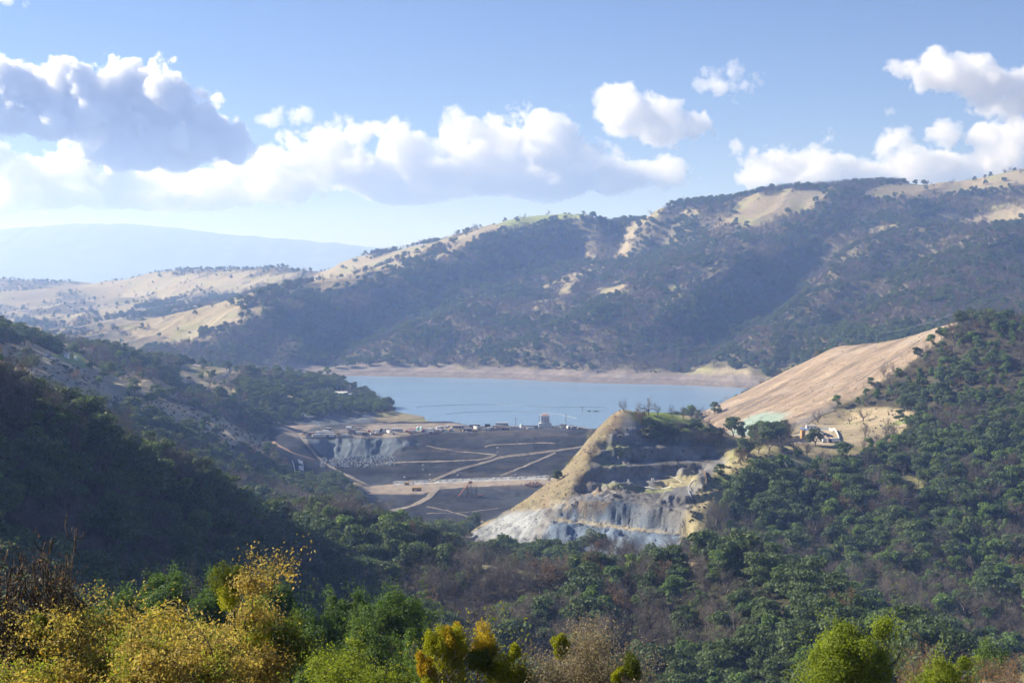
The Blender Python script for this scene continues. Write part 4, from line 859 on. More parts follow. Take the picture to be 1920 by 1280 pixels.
trailer('shipping_container', 812, 824, 806, 810, tan_, brown, 'tan container near the crest edge', 'container', win=0)
b = deck(978, 804); e = root('water_tank', b, 'upright white water tank between trailer and grey container', 'tank'); MB().tube((0, 0, -0.3), (0, 0, 4.6), 1.9, 1.9, white, 12).build('wall', e); MB().dome((0, 0, 4.6), 1.9, 0.8, teal, 12).build('roof', e)
trailer('ranch_house', 613, 650, 735, 744, white, offw, 'white low house half hidden by trees above the inlet', 'house', True, win=5, y0=1700, y1=2400, dpt=8)
trailer('garage', 652, 664, 738, 744, offw, grey, 'small pale garage beside the white low house', 'garage', True, win=1, y0=1700, y1=2400, dpt=6)
for px, pv, r, lab in ((125.5, 668.5, 2.2, 'larger white water tank on the green meadow'), (142, 671, 1.5, 'smaller white water tank on the green meadow')):
    b = hit(px, pv + 3, 900, 1900); e = root('water_tank', b, lab, 'tank'); MB().tube((0, 0, -0.5), (0, 0, r * 1.5), r, r, white, 14).build('wall', e); MB().dome((0, 0, r * 1.5), r, r * 0.4, offw, 14).build('roof', e)

# vehicles on the crest
def car_mb(kind, body):
    m = MB(); L_, W_ = (5.2, 2.0) if kind != 'truck' else (8.0, 2.5)
    if kind == 'truck': m.box((-2.9, 0, 1.6), (1.9, 2.3, 2.2), body).box((1.0, 0, 1.8), (5.6, 2.5, 2.4), offw).box((0, 0, 0.6), (7.6, 1.2, 0.4), navy)
    elif kind == 'pickup': m.box((0, 0, 0.75), (L_, W_, 0.75), body).box((-0.5, 0, 1.45), (2.0, W_ * 0.9, 0.75), glass, taper=0.8).box((-0.5, 0, 1.85), (1.5, W_ * 0.72, 0.08), body)
    else: m.box((0, 0, 0.7), (4.5, 1.8, 0.7), body).box((0.2, 0, 1.3), (2.5, 1.65, 0.6), glass, taper=0.75).box((0.2, 0, 1.62), (1.8, 1.2, 0.06), body)
    for x in (-L_ * 0.32, L_ * 0.32):
        for y in (-W_ / 2, W_ / 2): m.tube((x, y - 0.12, 0.4), (x, y + 0.12, 0.4), 0.4, 0.4, tyre, 8)
    return m
cols_ = [('white', white), ('pale grey', silver), ('dark blue', navy), ('red', red), ('yellow', yellow), ('tan', tan_)]
vmesh = {}
for kd in ('pickup', 'car', 'truck'):
    for cn, cmm in cols_:
        o = car_mb(kd, cmm).build(kd); vmesh[(kd, cn)] = o.data; bpy.data.objects.remove(o)
nm_ = {'pickup': 'parked_pickup', 'car': 'parked_car', 'truck': 'parked_truck'}
rv_ = random.Random(5); spots = []
for (ua, va, ub, vb, n) in ((565, 816, 640, 815, 9), (575, 820, 650, 819, 7), (668, 814, 735, 812, 8), (690, 809, 735, 808, 5), (756, 811, 850, 808, 9), (800, 805, 846, 803, 5), (888, 804, 912, 804, 3), (1040, 803, 1090, 803, 5), (1098, 799, 1112, 800, 3)):
    for i in range(n): t = (i + rv_.uniform(0.2, 0.8)) / n; spots.append((ua + (ub - ua) * t, va + (vb - va) * t + rv_.uniform(-0.8, 0.8), ua))
for (u, v, zone_) in spots:
    b = deck(u, v, 1490, 1760); kd = rv_.choice(('pickup', 'car', 'truck', 'pickup')); cn = rv_.choice([c[0] for c in cols_[:3]] * 2 + [c[0] for c in cols_])
    o = add_obj(nm_[kd], vmesh[(kd, cn)], loc=b); o.rotation_euler.z = rv_.uniform(-0.5, 0.5) + (math.pi / 2 if rv_.random() < 0.3 else 0)
    where = 'at the left end of the dam crest' if u < 660 else 'on the middle of the dam crest' if u < 860 else 'left of the intake tower' if u < 1000 else 'right of the intake tower'
    tag(o, cn + ' ' + kd + ' parked ' + where, kd, cn + ' ' + kd + 's ' + where)

rr = np.random.default_rng(9)
def rocks(c, n, spread, size, m, name, label=None, cat=None, kind=None, place=None):
    VV, FF, o = [], [], 0
    bm = bmesh.new(); bmesh.ops.create_icosphere(bm, subdivisions=1, radius=1.0); iv = np.array([tuple(v.co) for v in bm.verts]); ifc = np.array([[v.index for v in f.verts] for f in bm.faces]); bm.free()
    for i in range(n):
        p = place() if place else np.array(c) + rr.normal(0, 1, 3) * spread; s = size * rr.uniform(0.5, 1.5)
        VV.append(iv * (1 + rr.normal(0, 0.16, (len(iv), 1))) * s * rr.uniform(0.7, 1.3, 3) + p); FF.append(ifc + o); o += len(iv)
    ob = add_obj(name, mesh_from(name, np.concatenate(VV), np.concatenate(FF), [m])); tag(ob, label, cat, None, kind); return ob
# site clutter along the crest: small containers, skips and heaps
cl_ = {}
for cn, cmm in (('white', white), ('grey', grey), ('tan', tan_), ('dark blue', navy), ('red brown', rustm), ('teal', teal)):
    o = MB().box((0, 0, 1.25), (5.5, 2.4, 2.5), cmm).box((0, 0, 2.56), (5.6, 2.5, 0.12), offw).box((-2.78, 0, 1.2), (0.06, 2.0, 2.1), steel).build('container'); cl_[cn] = o.data; bpy.data.objects.remove(o)
for i in range(46):
    u = rv_.uniform(585, 1100); v = np.interp(u, [585, 760, 900, 1100], [812, 809, 804, 801]) + rv_.uniform(-4.5, 4.5)
    if abs(u - 1022) < 22: continue
    b = deck(u, v, 1490, 1690); cn = rv_.choice(list(cl_)); o = add_obj('site_container', cl_[cn], loc=b); o.rotation_euler.z = rv_.uniform(-0.4, 0.4); s_ = rv_.uniform(0.55, 1.1); o.scale = (s_ * rv_.uniform(0.8, 1.6), s_, s_)
    where = 'at the left end of the dam crest' if u < 660 else 'on the middle of the dam crest' if u < 860 else 'left of the intake tower' if u < 1000 else 'right of the intake tower'
    tag(o, 'small ' + cn + ' site container ' + where, 'container', cn + ' containers ' + where)
for i in range(14):
    u = rv_.uniform(590, 900); v = np.interp(u, [585, 760, 900], [817, 813, 807]) + rv_.uniform(-2, 1.5); b = deck(u, v, 1490, 1690)
    rocks((b.x, b.y, b.z + 0.5), 10, (2.2, 1.4, 0.4), 0.8, rv_.choice([spoilp, tan_, brown, conc]), 'spoil_heap', 'low heap of spoil along the crest road', 'heap')['group'] = 'spoil heaps along the crest road'

# utility poles
def utility_pole(u, vb, vt, label, y0, y1, arms=True):
    b = hit(u, vb, y0, y1); h = (vb - vt) * pxm(b.y); e = root('utility_pole', b, label, 'pole'); MB().tube((0, 0, -1), (0, 0, h), 0.28, 0.2, pole_m, 6).build('post', e)
    if arms: MB().box((0, 0, h * 0.9), (2.6, 0.25, 0.25), pole_m).build('crossarm', e)
    return b + Vector((0, 0, h * 0.92))
utility_pole(967, 797, 776, 'wooden pole left of the intake tower', 1560, 1700); utility_pole(1011, 799, 780, 'pole directly beside the left of the intake tower', 1560, 1700); utility_pole(1061, 798, 776, 'wooden pole right of the intake tower', 1560, 1700)
utility_pole(1092, 793, 760, 'tallest pole, beside the evergreen tree at the waterside', 1600, 1900); utility_pole(622, 815, 794, 'thin mast among the vehicles at the left of the crest', 1490, 1700, False)
ends = [utility_pole(1646, 639, 617, 'wooden power pole at the middle of the tan cut slope crest', 1300, 1700), utility_pole(1786, 606, 586, 'power pole near the top of the tan cut slope', 1250, 1600), utility_pole(1847, 612, 581, 'power pole on the wooded hilltop', 1250, 1600)]
def sag(a, b_, s, n=10): return [a.lerp(b_, i / n) - Vector((0, 0, s * 4 * (i / n) * (1 - i / n))) for i in range(n + 1)]
for a, b_, nm in ((ends[0], ends[1], 'power line sagging above the tan cut slope'), (ends[1], ends[2], 'power line near the wooded hilltop')):
    m = MB()
    for dx in (-1.1, 1.1): m.path([p + Vector((dx, 0, 0)) for p in sag(a, b_, 3)], 0.035, grey, 4)
    tag(m.build('power_line'), nm, 'cable')

# portable light towers
for u, v, lab in ((933, 847, 'light tower at the road junction on the dam face'), (858, 890, 'light tower below the long dam ramp'), (966, 889, 'light tower at the foot of the short ramp'), (793, 880, 'light tower on the slope left of the long ramp'), (806, 898, 'light tower at the foot of the long ramp'), (758, 903, 'light tower by the loader on the left floor'), (595, 803, 'light tower behind the vehicles at the left of the crest')):
    b = hit(u, v + 2, 1300, 1750); e = root('light_tower', b, 'small white portable ' + lab, 'light tower'); MB().box((0, 0, 0.7), (2.0, 1.3, 1.0), offw).build('trailer', e); MB().tube((0, 0, 0), (0, 0, 5.2), 0.1, 0.07, steel, 6).build('mast', e)
    MB().box((0, 0, 5.3), (2.0, 0.5, 0.9), white).build('lamp_head', e)

# conveyor stacker, haul truck, loader, scrap pile
b = hit(872, 931, 1180, 1400); k = pxm(b.y); e = root('conveyor_stacker', b, 'red conveyor stacker leaning on a timber frame in the pit', 'conveyor')
MB().box((0, 0, 6.4), (1.7, 1.6, 1.0), rustm).build('belt_boom', e).data.transform(Matrix.Rotation(0, 4, 'Z'))
bb = e.children[0]; bb.data.clear_geometry(); m = MB()
for y in (-0.8, 0.8): m.tube((-5.5, y, 0.6), (4.2, y, 12.4), 0.45, 0.45, rustm, 6)
m.add([(-5.5, -0.8, 0.9), (-5.5, 0.8, 0.9), (4.2, 0.8, 12.7), (4.2, -0.8, 12.7)], [(0, 1, 2, 3)], rustm); o = m.build('belt', e); bpy.data.objects.remove(bb)
for x, zt in ((2.2, 9.8), (5.0, 12.0), (9.5, 9.5)):
    for y in (-2, 2): MB().tube((x, y, -1), (x, y * 0.4, zt), 0.3, 0.25, brown, 6).build('leg', e)
m = MB(); [m.tube((2.2, -1.5, z), (9.5, -1.5, z), 0.22, 0.22, brown, 5) for z in (2.5, 5.5, 8.5)]; m.build('truss', e); MB().box((4.6, 0, 12.6), (3.2, 2.4, 1.6), rustm).build('head', e); MB().box((13, 1, 0.8), (3, 2.2, 1.6), rustm).build('motor_house', e)
def haul_truck(u, v, label, y0=1280, y1=1460):
    b = hit(u, v, y0, y1); e = root('haul_truck', b, label, 'truck'); MB().box((-2.8, 0, 2.1), (2.2, 2.6, 2.0), yellow).build('cab', e); MB().box((1.4, 0, 2.5), (5.4, 3.0, 1.7), yellow, taper=1.12).build('dump_body', e); MB().box((0, 0, 1.1), (8.0, 1.4, 0.6), navy).build('chassis', e); MB().box((-3.94, 0, 2.5), (0.06, 2.0, 0.8), glass).build('windscreen', e)
    for x in (-2.8, 1.2, 3.2):
        for y in (-1.4, 1.4): MB().tube((x, y - 0.35, 0.85), (x, y + 0.35, 0.85), 0.95, 0.95, tyre, 12).build('wheel', e)
haul_truck(781, 920, 'yellow haul truck driving over the pale pit floor')
b = hit(763, 909, 1300, 1460); e = root('excavator', b, 'yellow excavator parked at the left edge of the pit floor', 'excavator'); MB().box((0, 0, 1.9), (3.4, 2.6, 1.6), yellow).build('cab', e)
for y in (-1.2, 1.2): MB().box((0, y, 0.5), (4.2, 0.7, 1.0), tyre).build('track', e)
MB().tube((1.2, 0, 2.2), (4.2, 0, 4.6), 0.4, 0.3, yellow, 6).build('boom', e); MB().tube((4.2, 0, 4.6), (6.0, 0, 1.6), 0.3, 0.25, yellow, 6).build('arm', e); MB().box((6.0, 0, 1.1), (0.9, 1.2, 1.0), steel, taper=0.7).build('bucket', e)
b = hit(1003, 911, 1300, 1460); rocks((b.x, b.y, b.z + 1.2), 60, (4.5, 3, 0.9), 0.9, spoilp, 'scrap_pile', 'brown scrap and rubble pile near the knoll foot', 'pile')
def boulder_spot():
    while True:
        u, v = rr.uniform(600, 742), rr.uniform(854, 876)
        if v < 858 + (u - 600) * 0.12 and u < 640 or v > 874 and u > 700: continue
        h_ = hit(u, v, 1400, 1540); return np.array((h_.x, h_.y, h_.z + 0.3))
rocks(None, 700, None, 0.6, rock_m, 'rubble', 'grey blue boulders heaped below the grey rock cut', kind='stuff', place=boulder_spot)
# riprap strip along the foot of the dam
def rip():
    u = rr.uniform(740, 1045); v = np.interp(u, [740, 880, 1045], [905, 899, 892]) + rr.uniform(-1.2, 1.2); h_ = hit(u, v, 1380, 1500); return np.array((h_.x, h_.y, h_.z + 0.2))
rocks(None, 260, None, 0.6, conc, 'riprap_rubble', 'pale riprap stones along the foot of the dam', kind='stuff', place=rip)

# floating booms on the reservoir
for pts, lab in (([(780, 763), (812, 761), (859, 759), (930, 758), (977, 761), (1042, 763), (1140, 763)], 'farther string of floats curving over the reservoir'), ([(836, 776), (885, 772), (960, 771), (1016, 773), (1052, 777), (1085, 785)], 'nearer string of floats ending by the intake tower')):
    W_ = []
    for a, b_ in zip(pts[:-1], pts[1:]):
        n = int((b_[0] - a[0]) / 4)
        for i in range(n): t = i / n; u = a[0] + (b_[0] - a[0]) * t; v = a[1] + (b_[1] - a[1]) * t; y = -WATER * F / (v - HZ); W_.append(Vector(((u - 960) / F * y, y, WATER + 0.25)))
    m = MB()
    for i in range(len(W_) - 1):
        m.tube(W_[i], W_[i].lerp(W_[i + 1], 0.86), 0.22, 0.22, foam, 6); m.tube(W_[i].lerp(W_[i + 1], 0.86), W_[i + 1], 0.1, 0.1, foam, 4)
    tag(m.build('floating_boom'), lab, 'boom')

# pipes and small kit on the quarry bench
def pipe(px, r, m, label, y0, y1, lift=0.6, name='pipe'):
    pts = []
    for a, b_ in zip(px[:-1], px[1:]):
        n = max(2, int(math.hypot(b_[0] - a[0], b_[1] - a[1]) / 5)); pts += [hit(a[0] + (b_[0] - a[0]) * i / n, a[1] + (b_[1] - a[1]) * i / n, y0, y1) for i in range(n)]
    pts.append(hit(px[-1][0], px[-1][1], y0, y1)); P_ = np.array([tuple(p) for p in pts])
    for _ in range(3): P_[1:-1] = (P_[:-2] + 2 * P_[1:-1] + P_[2:]) / 4
    z = np.array([ground_xy(x, y) for x, y in P_[:, :2]]); P_[:, 2] = np.maximum(P_[:, 2], z) + lift
    tag(MB().path([Vector(p) for p in P_], r, m, 8).build(name), label, name.replace('_', ' '))
pipe([(1160, 907), (1190, 911), (1234, 919), (1259, 914)], 0.35, conc, 'thick white pipe lying along the front of the quarry bench', 940, 1010)
pipe([(1243, 895), (1256, 893), (1268, 897), (1279, 906)], 0.2, conc, 'thin white pipe arching over the grassy mound', 930, 1030)
pipe([(1304, 901), (1294, 908), (1290, 917), (1291, 928), (1297, 937)], 0.28, grey, 'grey pipe curling down beside the bright spur', 900, 1030)
b = hit(1224, 904, 930, 1030); e = root('equipment_box', b, 'white equipment box on a stand at the quarry bench', 'box'); MB().box((0, 0, 1.9), (1.7, 1.3, 1.2), white).build('box', e)
for x in (-0.6, 0.6): MB().tube((x, 0, -0.3), (x * 0.6, 0, 1.3), 0.09, 0.09, steel, 6).build('leg', e)
def fence(u0, v0, u1, v1, label, y0, y1, n=6, h=1.8, m=brown):
    a, b_ = hit(u0, v0, y0, y1), hit(u1, v1, y0, y1); e = root('fence', a, label, 'fence')
    ps = [a.lerp(b_, i / n) for i in range(n + 1)]
    for p in ps: p.z = ground_xy(p.x, p.y)
    for p in ps: q = p - a; MB().tube((q.x, q.y, q.z - 0.3), (q.x, q.y, q.z + h), 0.12, 0.12, m, 5).build('post', e)
    g = MB()
    for p, q in zip(ps[:-1], ps[1:]): p = p - a; q = q - a; g.add([(p.x, p.y, p.z + 0.2), (q.x, q.y, q.z + 0.2), (q.x, q.y, q.z + h), (p.x, p.y, p.z + h), (p.x + 0.05, p.y + 0.05, p.z + 0.2), (q.x + 0.05, q.y + 0.05, q.z + 0.2), (q.x + 0.05, q.y + 0.05, q.z + h), (p.x + 0.05, p.y + 0.05, p.z + h)], [(0, 1, 2, 3), (7, 6, 5, 4), (3, 2, 6, 7), (0, 4, 5, 1)], m)
    g.build('panel', e)
fence(1319, 886, 1325, 906, 'short dark fence running down the bright spur', 900, 1050, 4, 2.0)

# fenced yard by the tan slope
Y0, Y1 = 1040, 1240
b = hit(1513, 822, Y0, Y1); k = pxm(b.y); e = root('canopy', b, 'blue sloping canopy with orange end wall in the fenced yard', 'canopy', None, 0.12)
MB().add([(-4.8, -3.2, 7.0), (4.4, -3.2, 5.2), (4.9, 3.2, 5.6), (-4.4, 3.2, 7.4), (-4.8, -3.2, 7.25), (4.4, -3.2, 5.45), (4.9, 3.2, 5.85), (-4.4, 3.2, 7.65)], [(3, 2, 1, 0), (4, 5, 6, 7), (0, 1, 5, 4), (1, 2, 6, 5), (2, 3, 7, 6), (3, 0, 4, 7)], blue).build('roof', e)
for x, y, h in ((-4.2, -2.8, 6.9), (4.0, -2.8, 5.3), (4.4, 2.8, 5.6), (-4.0, 2.8, 7.3)): MB().tube((x, y, -0.5), (x, y, h), 0.18, 0.18, steel, 6).build('post', e)
MB().box((-2.9, 0.4, 2.9), (2.6, 3.6, 5.8), orange).build('end_wall', e)
trailer('site_trailer', 1512, 1532, 797, 805, white, offw, 'white site trailer with dark windows behind the blue canopy', 'trailer', win=3, y0=Y0, y1=1260)
trailer('shipping_container', 1519, 1527, 815, 827, navy, grey, 'dark upright container under the right end of the blue canopy', 'container', win=0, y0=Y0, y1=Y1, dpt=2.4)
b = hit(1546, 829, Y0, Y1); e = root('generator', b, 'white boxy generator standing in the middle of the yard', 'generator'); MB().box((0, 0, 1.6), (2.7, 1.8, 2.4), white).build('housing', e); MB().box((0, -0.93, 1.5), (1.9, 0.08, 1.4), silver).build('vent', e); MB().box((0, 0, 0.2), (2.9, 2.0, 0.4), navy).build('skid', e)
for u, v, rz, cm_, kd, lab in ((1548, 816, 0.35, 'dark blue', 'pickup', 'dark blue pickup parked at the back of the yard'), (1556, 819, -0.4, 'dark blue', 'car', 'dark blue car parked beside the pickup in the yard'), (1539, 812, 0.2, 'pale grey', 'car', 'pale grey car parked right of the site trailer'), (1563, 829, 0.2, 'dark blue', 'truck', 'dark truck parked at the near corner of the yard')):
    b = hit(u, v, Y0, Y1); o = add_obj(nm_[kd], vmesh[(kd, cm_)], loc=b); o.rotation_euler.z = rz; tag(o, lab, kd)
b = hit(1557, 823, Y0, Y1); rocks((b.x, b.y, b.z + 0.4), 14, (1.6, 0.8, 0.3), 0.6, orange, 'timber_pile', 'orange brown heap of material beside the generator', 'pile')
fence(1555, 806, 1575, 831, 'pale fence along the right side of the yard', Y0, 1260, 8, 2.0, offw); fence(1531, 805, 1554, 805, 'grey fence along the back of the yard', Y0, 1280, 6, 1.8, grey)

# ------------------------------------------------------------------ single trees one can pick out
def tree_at(kind, u, vb, hpx, label, y0, y1, variant=0, sx=1.0, name=None, group=None):
    b = hit(u, vb, y0, y1); s = hpx * b.y / F / {'live_oak': 10.0, 'bare_oak': 10.0, 'rust_oak': 10.0, 'bright_tree': 8.3, 'shrub': 3.8}[kind]
    return tree_object(kind, b.x, b.y, b.z - 0.1, (s * sx, s * sx, s), random.uniform(0, 6.28), label, group, variant, name or kind, 'shrub' if kind == 'shrub' else 'tree')
K = (960, 1120)
for a in (('bare_oak', 1170, 772, 26, 'small leafless oak at the very top left of the knoll', 0, 0.9), ('bare_oak', 1216, 778, 36, 'leafless oak crowning the knoll top', 1, 1.0), ('bare_oak', 1233, 780, 24, 'slim leafless oak just right of the knoll crown', 2, 0.6),
          ('bare_oak', 1260, 782, 27, 'slim bare oak on the green knoll ridge between two others', 3, 0.6), ('bare_oak', 1281, 786, 28, 'bare oak with dark clumps on the green knoll ridge', 0, 0.6), ('rust_oak', 1200, 795, 34, 'brownish oak at the left of the green knoll slope', 0, 1.1),
          ('rust_oak', 1352, 832, 32, 'rust orange oak in the saddle right of the knoll', 1, 1.2), ('live_oak', 1375, 818, 38, 'spreading grey green oak in front of the mint green patch', 2, 1.0), ('live_oak', 1391, 820, 26, 'smaller grey green oak right of the spreading one', 1, 0.8),
          ('bare_oak', 1310, 795, 26, 'bare oak low on the green knoll slope', 2, 0.7), ('bare_oak', 1330, 802, 20, 'small bare oak at the right end of the knoll slope', 1, 0.8), ('bare_oak', 1340, 838, 26, 'grey leafless oak left of the spreading oak', 3, 1.2),
          ('rust_oak', 1390, 871, 40, 'russet oak standing on the bright grassy spur', 0, 1.0), ('live_oak', 1353, 892, 25, 'round dark oak alone on the bright spur', 3, 1.1), ('bare_oak', 1378, 905, 30, 'thin bare oak below the russet oak', 1, 0.7),
          ('bare_oak', 1405, 856, 34, 'first leafless oak along the spur crest', 2, 1.0), ('bare_oak', 1422, 850, 34, 'second leafless oak along the spur crest', 3, 1.0), ('bare_oak', 1442, 846, 30, 'third leafless oak along the spur crest', 0, 1.1), ('bare_oak', 1466, 845, 32, 'fourth leafless oak along the spur crest', 1, 1.2), ('bare_oak', 1490, 850, 34, 'fifth leafless oak along the spur crest', 2, 1.2), ('bare_oak', 1512, 856, 36, 'leafless oak below the blue canopy', 3, 1.3),
          ('live_oak', 1163, 856, 14, 'small green bush on the dark quarry bench', 0, 0.9), ('bare_oak', 1106, 856, 24, 'grey tree on the dry flank of the knoll', 1, 0.9), ('live_oak', 1045, 902, 26, 'dark tree at the left foot of the knoll flank', 1, 0.8), ('bare_oak', 1030, 908, 28, 'thin bare tree at the pit edge of the knoll', 2, 0.5), ('bare_oak', 1068, 868, 18, 'small bare tree on the dry flank', 3, 1.0)):
    tree_at(a[0], a[1], a[2], a[3], a[4], 900, 1125, a[5], a[6])
rk = np.random.default_rng(44)
for i in range(26):                                    # thicket filling the shaded hollow under the knoll top
    u = rk.uniform(1205, 1345); v = rk.uniform(796, 822) + max(0, (u - 1280)) * 0.35
    tree_at(rk.choice(['bare_oak', 'bare_oak', 'live_oak', 'shrub']), u, v + 6, rk.uniform(16, 30), 'grey thicket tree in the shaded hollow under the knoll top', 1000, 1125, i, 1.2, 'thicket_tree', 'thicket under the knoll top')
for a in (('live_oak', 1104, 793, 26, 'dark rounded evergreen at the waterside right of the tower', 1600, 1900, 0, 0.8), ('live_oak', 1116, 793, 24, 'second dark evergreen at the waterside', 1600, 1900, 2, 0.8), ('bare_oak', 1318, 788, 30, 'grey bare tree at the left foot of the tan cut slope', 1420, 1640, 1, 0.9), ('live_oak', 1340, 776, 24, 'grey green tree on the lower edge of the tan cut', 1420, 1640, 3, 1.0),
          ('bare_oak', 323, 689, 27, 'rounded brown oak alone on the left ridge crest', 1500, 2200, 0, 1.1), ('bare_oak', 258, 672, 16, 'low brown oak on the ridge left of the lone oak', 1400, 2200, 1, 1.6), ('live_oak', 478, 712, 30, 'broad brown green oak left of the white house', 1650, 2400, 2, 1.4), ('live_oak', 520, 708, 26, 'dark oak beside the broad oak near the white house', 1650, 2400, 1, 0.9), ('bare_oak', 456, 705, 26, 'brown rounded oak at the ridge end', 1650, 2400, 3, 1.3),
          ('bare_oak', 1534, 793, 26, 'bare oak beside the shadowed bank behind the yard', 1100, 1270, 0, 0.9), ('bare_oak', 1593, 795, 27, 'bare oak in the green meadow, leaning', 1080, 1270, 1, 0.8), ('bare_oak', 1618, 790, 27, 'wide bare oak in the meadow beside the leaning one', 1080, 1270, 2, 1.2), ('live_oak', 1686, 788, 22, 'dark round oak at the top of the pale meadow', 1080, 1290, 3, 1.2), ('bare_oak', 1622, 822, 32, 'bare oak right of the yard fence', 1000, 1200, 3, 1.0), ('bare_oak', 1620, 845, 26, 'bare oak under the one beside the yard fence', 1000, 1200, 0, 1.0), ('bare_oak', 1666, 808, 28, 'tall bare oak with dark clumps at the meadow edge', 1000, 1250, 1, 0.7), ('bare_oak', 1664, 826, 22, 'second bare oak with dark clumps at the meadow edge', 1000, 1250, 2, 0.7),
          ('live_oak', 1465, 809, 10, 'small round shrub on the mint green patch', 1200, 1420, 0, 1.0),
          ('bright_tree', 68, 806, 36, 'upper bright green bush on the dark left slope', 420, 620, 0, 1.1), ('live_oak', 142, 836, 48, 'large round green oak on the crest of the dark left slope', 420, 640, 1, 1.0), ('bright_tree', 155, 866, 26, 'small bright bush under the round crest oak', 420, 640, 2, 1.0), ('bright_tree', 202, 872, 32, 'bright rounded bush right of the round crest oak', 420, 640, 1, 1.0), ('live_oak', 250, 850, 34, 'wide oak straddling the dark slope crest', 480, 700, 3, 1.3), ('bright_tree', 92, 886, 28, 'yellow green bush low on the dark left slope', 400, 600, 0, 1.2), ('bright_tree', 315, 925, 36, 'bright cone shaped green tree on the dark slope', 480, 690, 2, 0.9), ('rust_oak', 240, 915, 34, 'orange brown oak on the dark left slope', 420, 660, 0, 1.2), ('bright_tree', 270, 995, 34, 'green tree low in the dark slope beside brown ones', 400, 640, 1, 1.1), ('live_oak', 62, 762, 28, 'dark oak on the upper left crest edge', 420, 600, 2, 1.0),
          ('rust_oak', 138, 712, 22, 'rust red oak below the bright ridge track', 1000, 1250, 1, 1.3), ('bright_tree', 335, 722, 18, 'rounded green tree on the left hillside', 1150, 1650, 0, 1.3),
          ('rust_oak', 1008, 1090, 56, 'light brown leafy oak in front of the rock face', 600, 720, 0, 1.1), ('live_oak', 1125, 1094, 64, 'olive leafy oak in front of the rock face', 600, 720, 2, 1.0), ('live_oak', 1228, 1092, 78, 'tall dark green oak at the right of the rock face', 560, 720, 1, 0.9), ('live_oak', 1262, 1086, 66, 'second tall dark oak right of the rock face', 560, 720, 3, 0.9), ('bright_tree', 1345, 1092, 66, 'bright green tree at the right end of the middle ridge', 540, 700, 1, 0.9), ('bright_tree', 1295, 1045, 36, 'small vivid green tree above the dark oaks', 600, 760, 0, 1.0), ('bright_tree', 1272, 1112, 36, 'vivid green round tree among the dark oaks', 540, 700, 2, 1.2),
          ('bare_oak', 850, 1045, 52, 'tall bare oak standing against the pit', 640, 740, 0, 0.9), ('bare_oak', 935, 1080, 62, 'bare oak against the pale quarry slope', 620, 740, 1, 1.0), ('bare_oak', 895, 1070, 56, 'bare oak left of the pale quarry slope', 620, 740, 2, 0.9), ('bare_oak', 780, 1035, 50, 'bare oak at the left of the pit view', 640, 760, 3, 1.0), ('bare_oak', 965, 1084, 54, 'second bare oak against the pale quarry slope', 620, 740, 3, 0.8), ('bare_oak', 1198, 1085, 54, 'thin bare oak in front of the blue rock', 620, 740, 2, 0.6), ('bare_oak', 640, 1000, 54, 'first of the big brown oaks on the middle ridge', 640, 790, 1, 1.2), ('bare_oak', 690, 1005, 56, 'big brown oak in the middle of the ridge group', 640, 790, 0, 1.2), ('bare_oak', 585, 1002, 46, 'brown oak at the left end of the ridge group', 640, 790, 2, 1.2), ('bare_oak', 735, 1018, 52, 'brown oak at the right end of the ridge group', 640, 790, 3, 1.1),
          ('bright_tree', 1412, 1040, 44, 'tall pale green tree on the shaded slope beyond the spur', 760, 960, 0, 0.8), ('bright_tree', 1480, 1080, 44, 'pale grey green tree below the tall pale one', 700, 960, 1, 1.0), ('bright_tree', 1840, 755, 30, 'bright green tree high on the right hillside', 1000, 1290, 2, 1.0), ('bright_tree', 1855, 905, 36, 'bright round tree on the far right slope', 850, 1100, 0, 1.0)):
    tree_at(a[0], a[1], a[2], a[3], a[4], a[5], a[6], a[7], a[8])
# low brush and stones that roughen the open ground
br = []
def brush(poly, n, y0, y1, s0, s1):
    poly = np.asarray(poly, float); lo = poly.min(0); hi = poly.max(0); k = 0
    while k < n:
        u, v = rk.uniform(lo[0], hi[0]), rk.uniform(lo[1], hi[1])
        if not inpoly(poly, np.array([u]), np.array([v]))[0]: continue
        k += 1; p = hit(u, v, y0, y1); br.append((p.x, p.y, p.z - 0.1, 4, rk.uniform(s0, s1), rk.uniform(0, 6.28), u))
brush([(945, 960), (1030, 905), (1080, 850), (1120, 800), (1160, 768), (1175, 790), (1130, 845), (1095, 900), (1050, 950)], 190, 930, 1120, 0.08, 0.24)
brush([(1290, 985), (1300, 930), (1345, 878), (1395, 852), (1500, 838), (1500, 856), (1400, 882), (1340, 940)], 120, 880, 1070, 0.15, 0.5)
brush([(-20, 655), (60, 655), (160, 695), (230, 745), (210, 770), (100, 745), (-20, 725)], 170, 800, 1300, 0.2, 0.8)
brush([(205, 745), (280, 752), (360, 765), (430, 795), (495, 830), (480, 852), (400, 838), (300, 790)], 220, 1050, 1560, 0.2, 0.8)
brush([(1500, 790), (1570, 772), (1660, 764), (1715, 775), (1690, 808), (1620, 835)], 70, 1000, 1300, 0.12, 0.4)
brush([(1320, 790), (1420, 735), (1570, 655), (1780, 612), (1700, 680), (1560, 752), (1440, 812)], 90, 1200, 1620, 0.08, 0.22)
brush([(800, 812), (1090, 806), (1080, 888), (760, 900)], 110, 1400, 1640, 0.12, 0.35)
brush([(1150, 800), (1330, 830), (1330, 880), (1140, 890)], 120, 980, 1100, 0.12, 0.4)
stuff_wood('low_brush', 'shrub', br, 'low dry brush dotted over the open slopes')
def stone_spot():
    while True:
        u, v = rk.uniform(1300, 1800), rk.uniform(605, 820)
        if inpoly([(1310, 790), (1400, 740), (1570, 650), (1790, 608), (1700, 683), (1560, 756), (1440, 815)], np.array([u]), np.array([v]))[0]: p = hit(u, v, 1150, 1640); return np.array((p.x, p.y, p.z + 0.15))
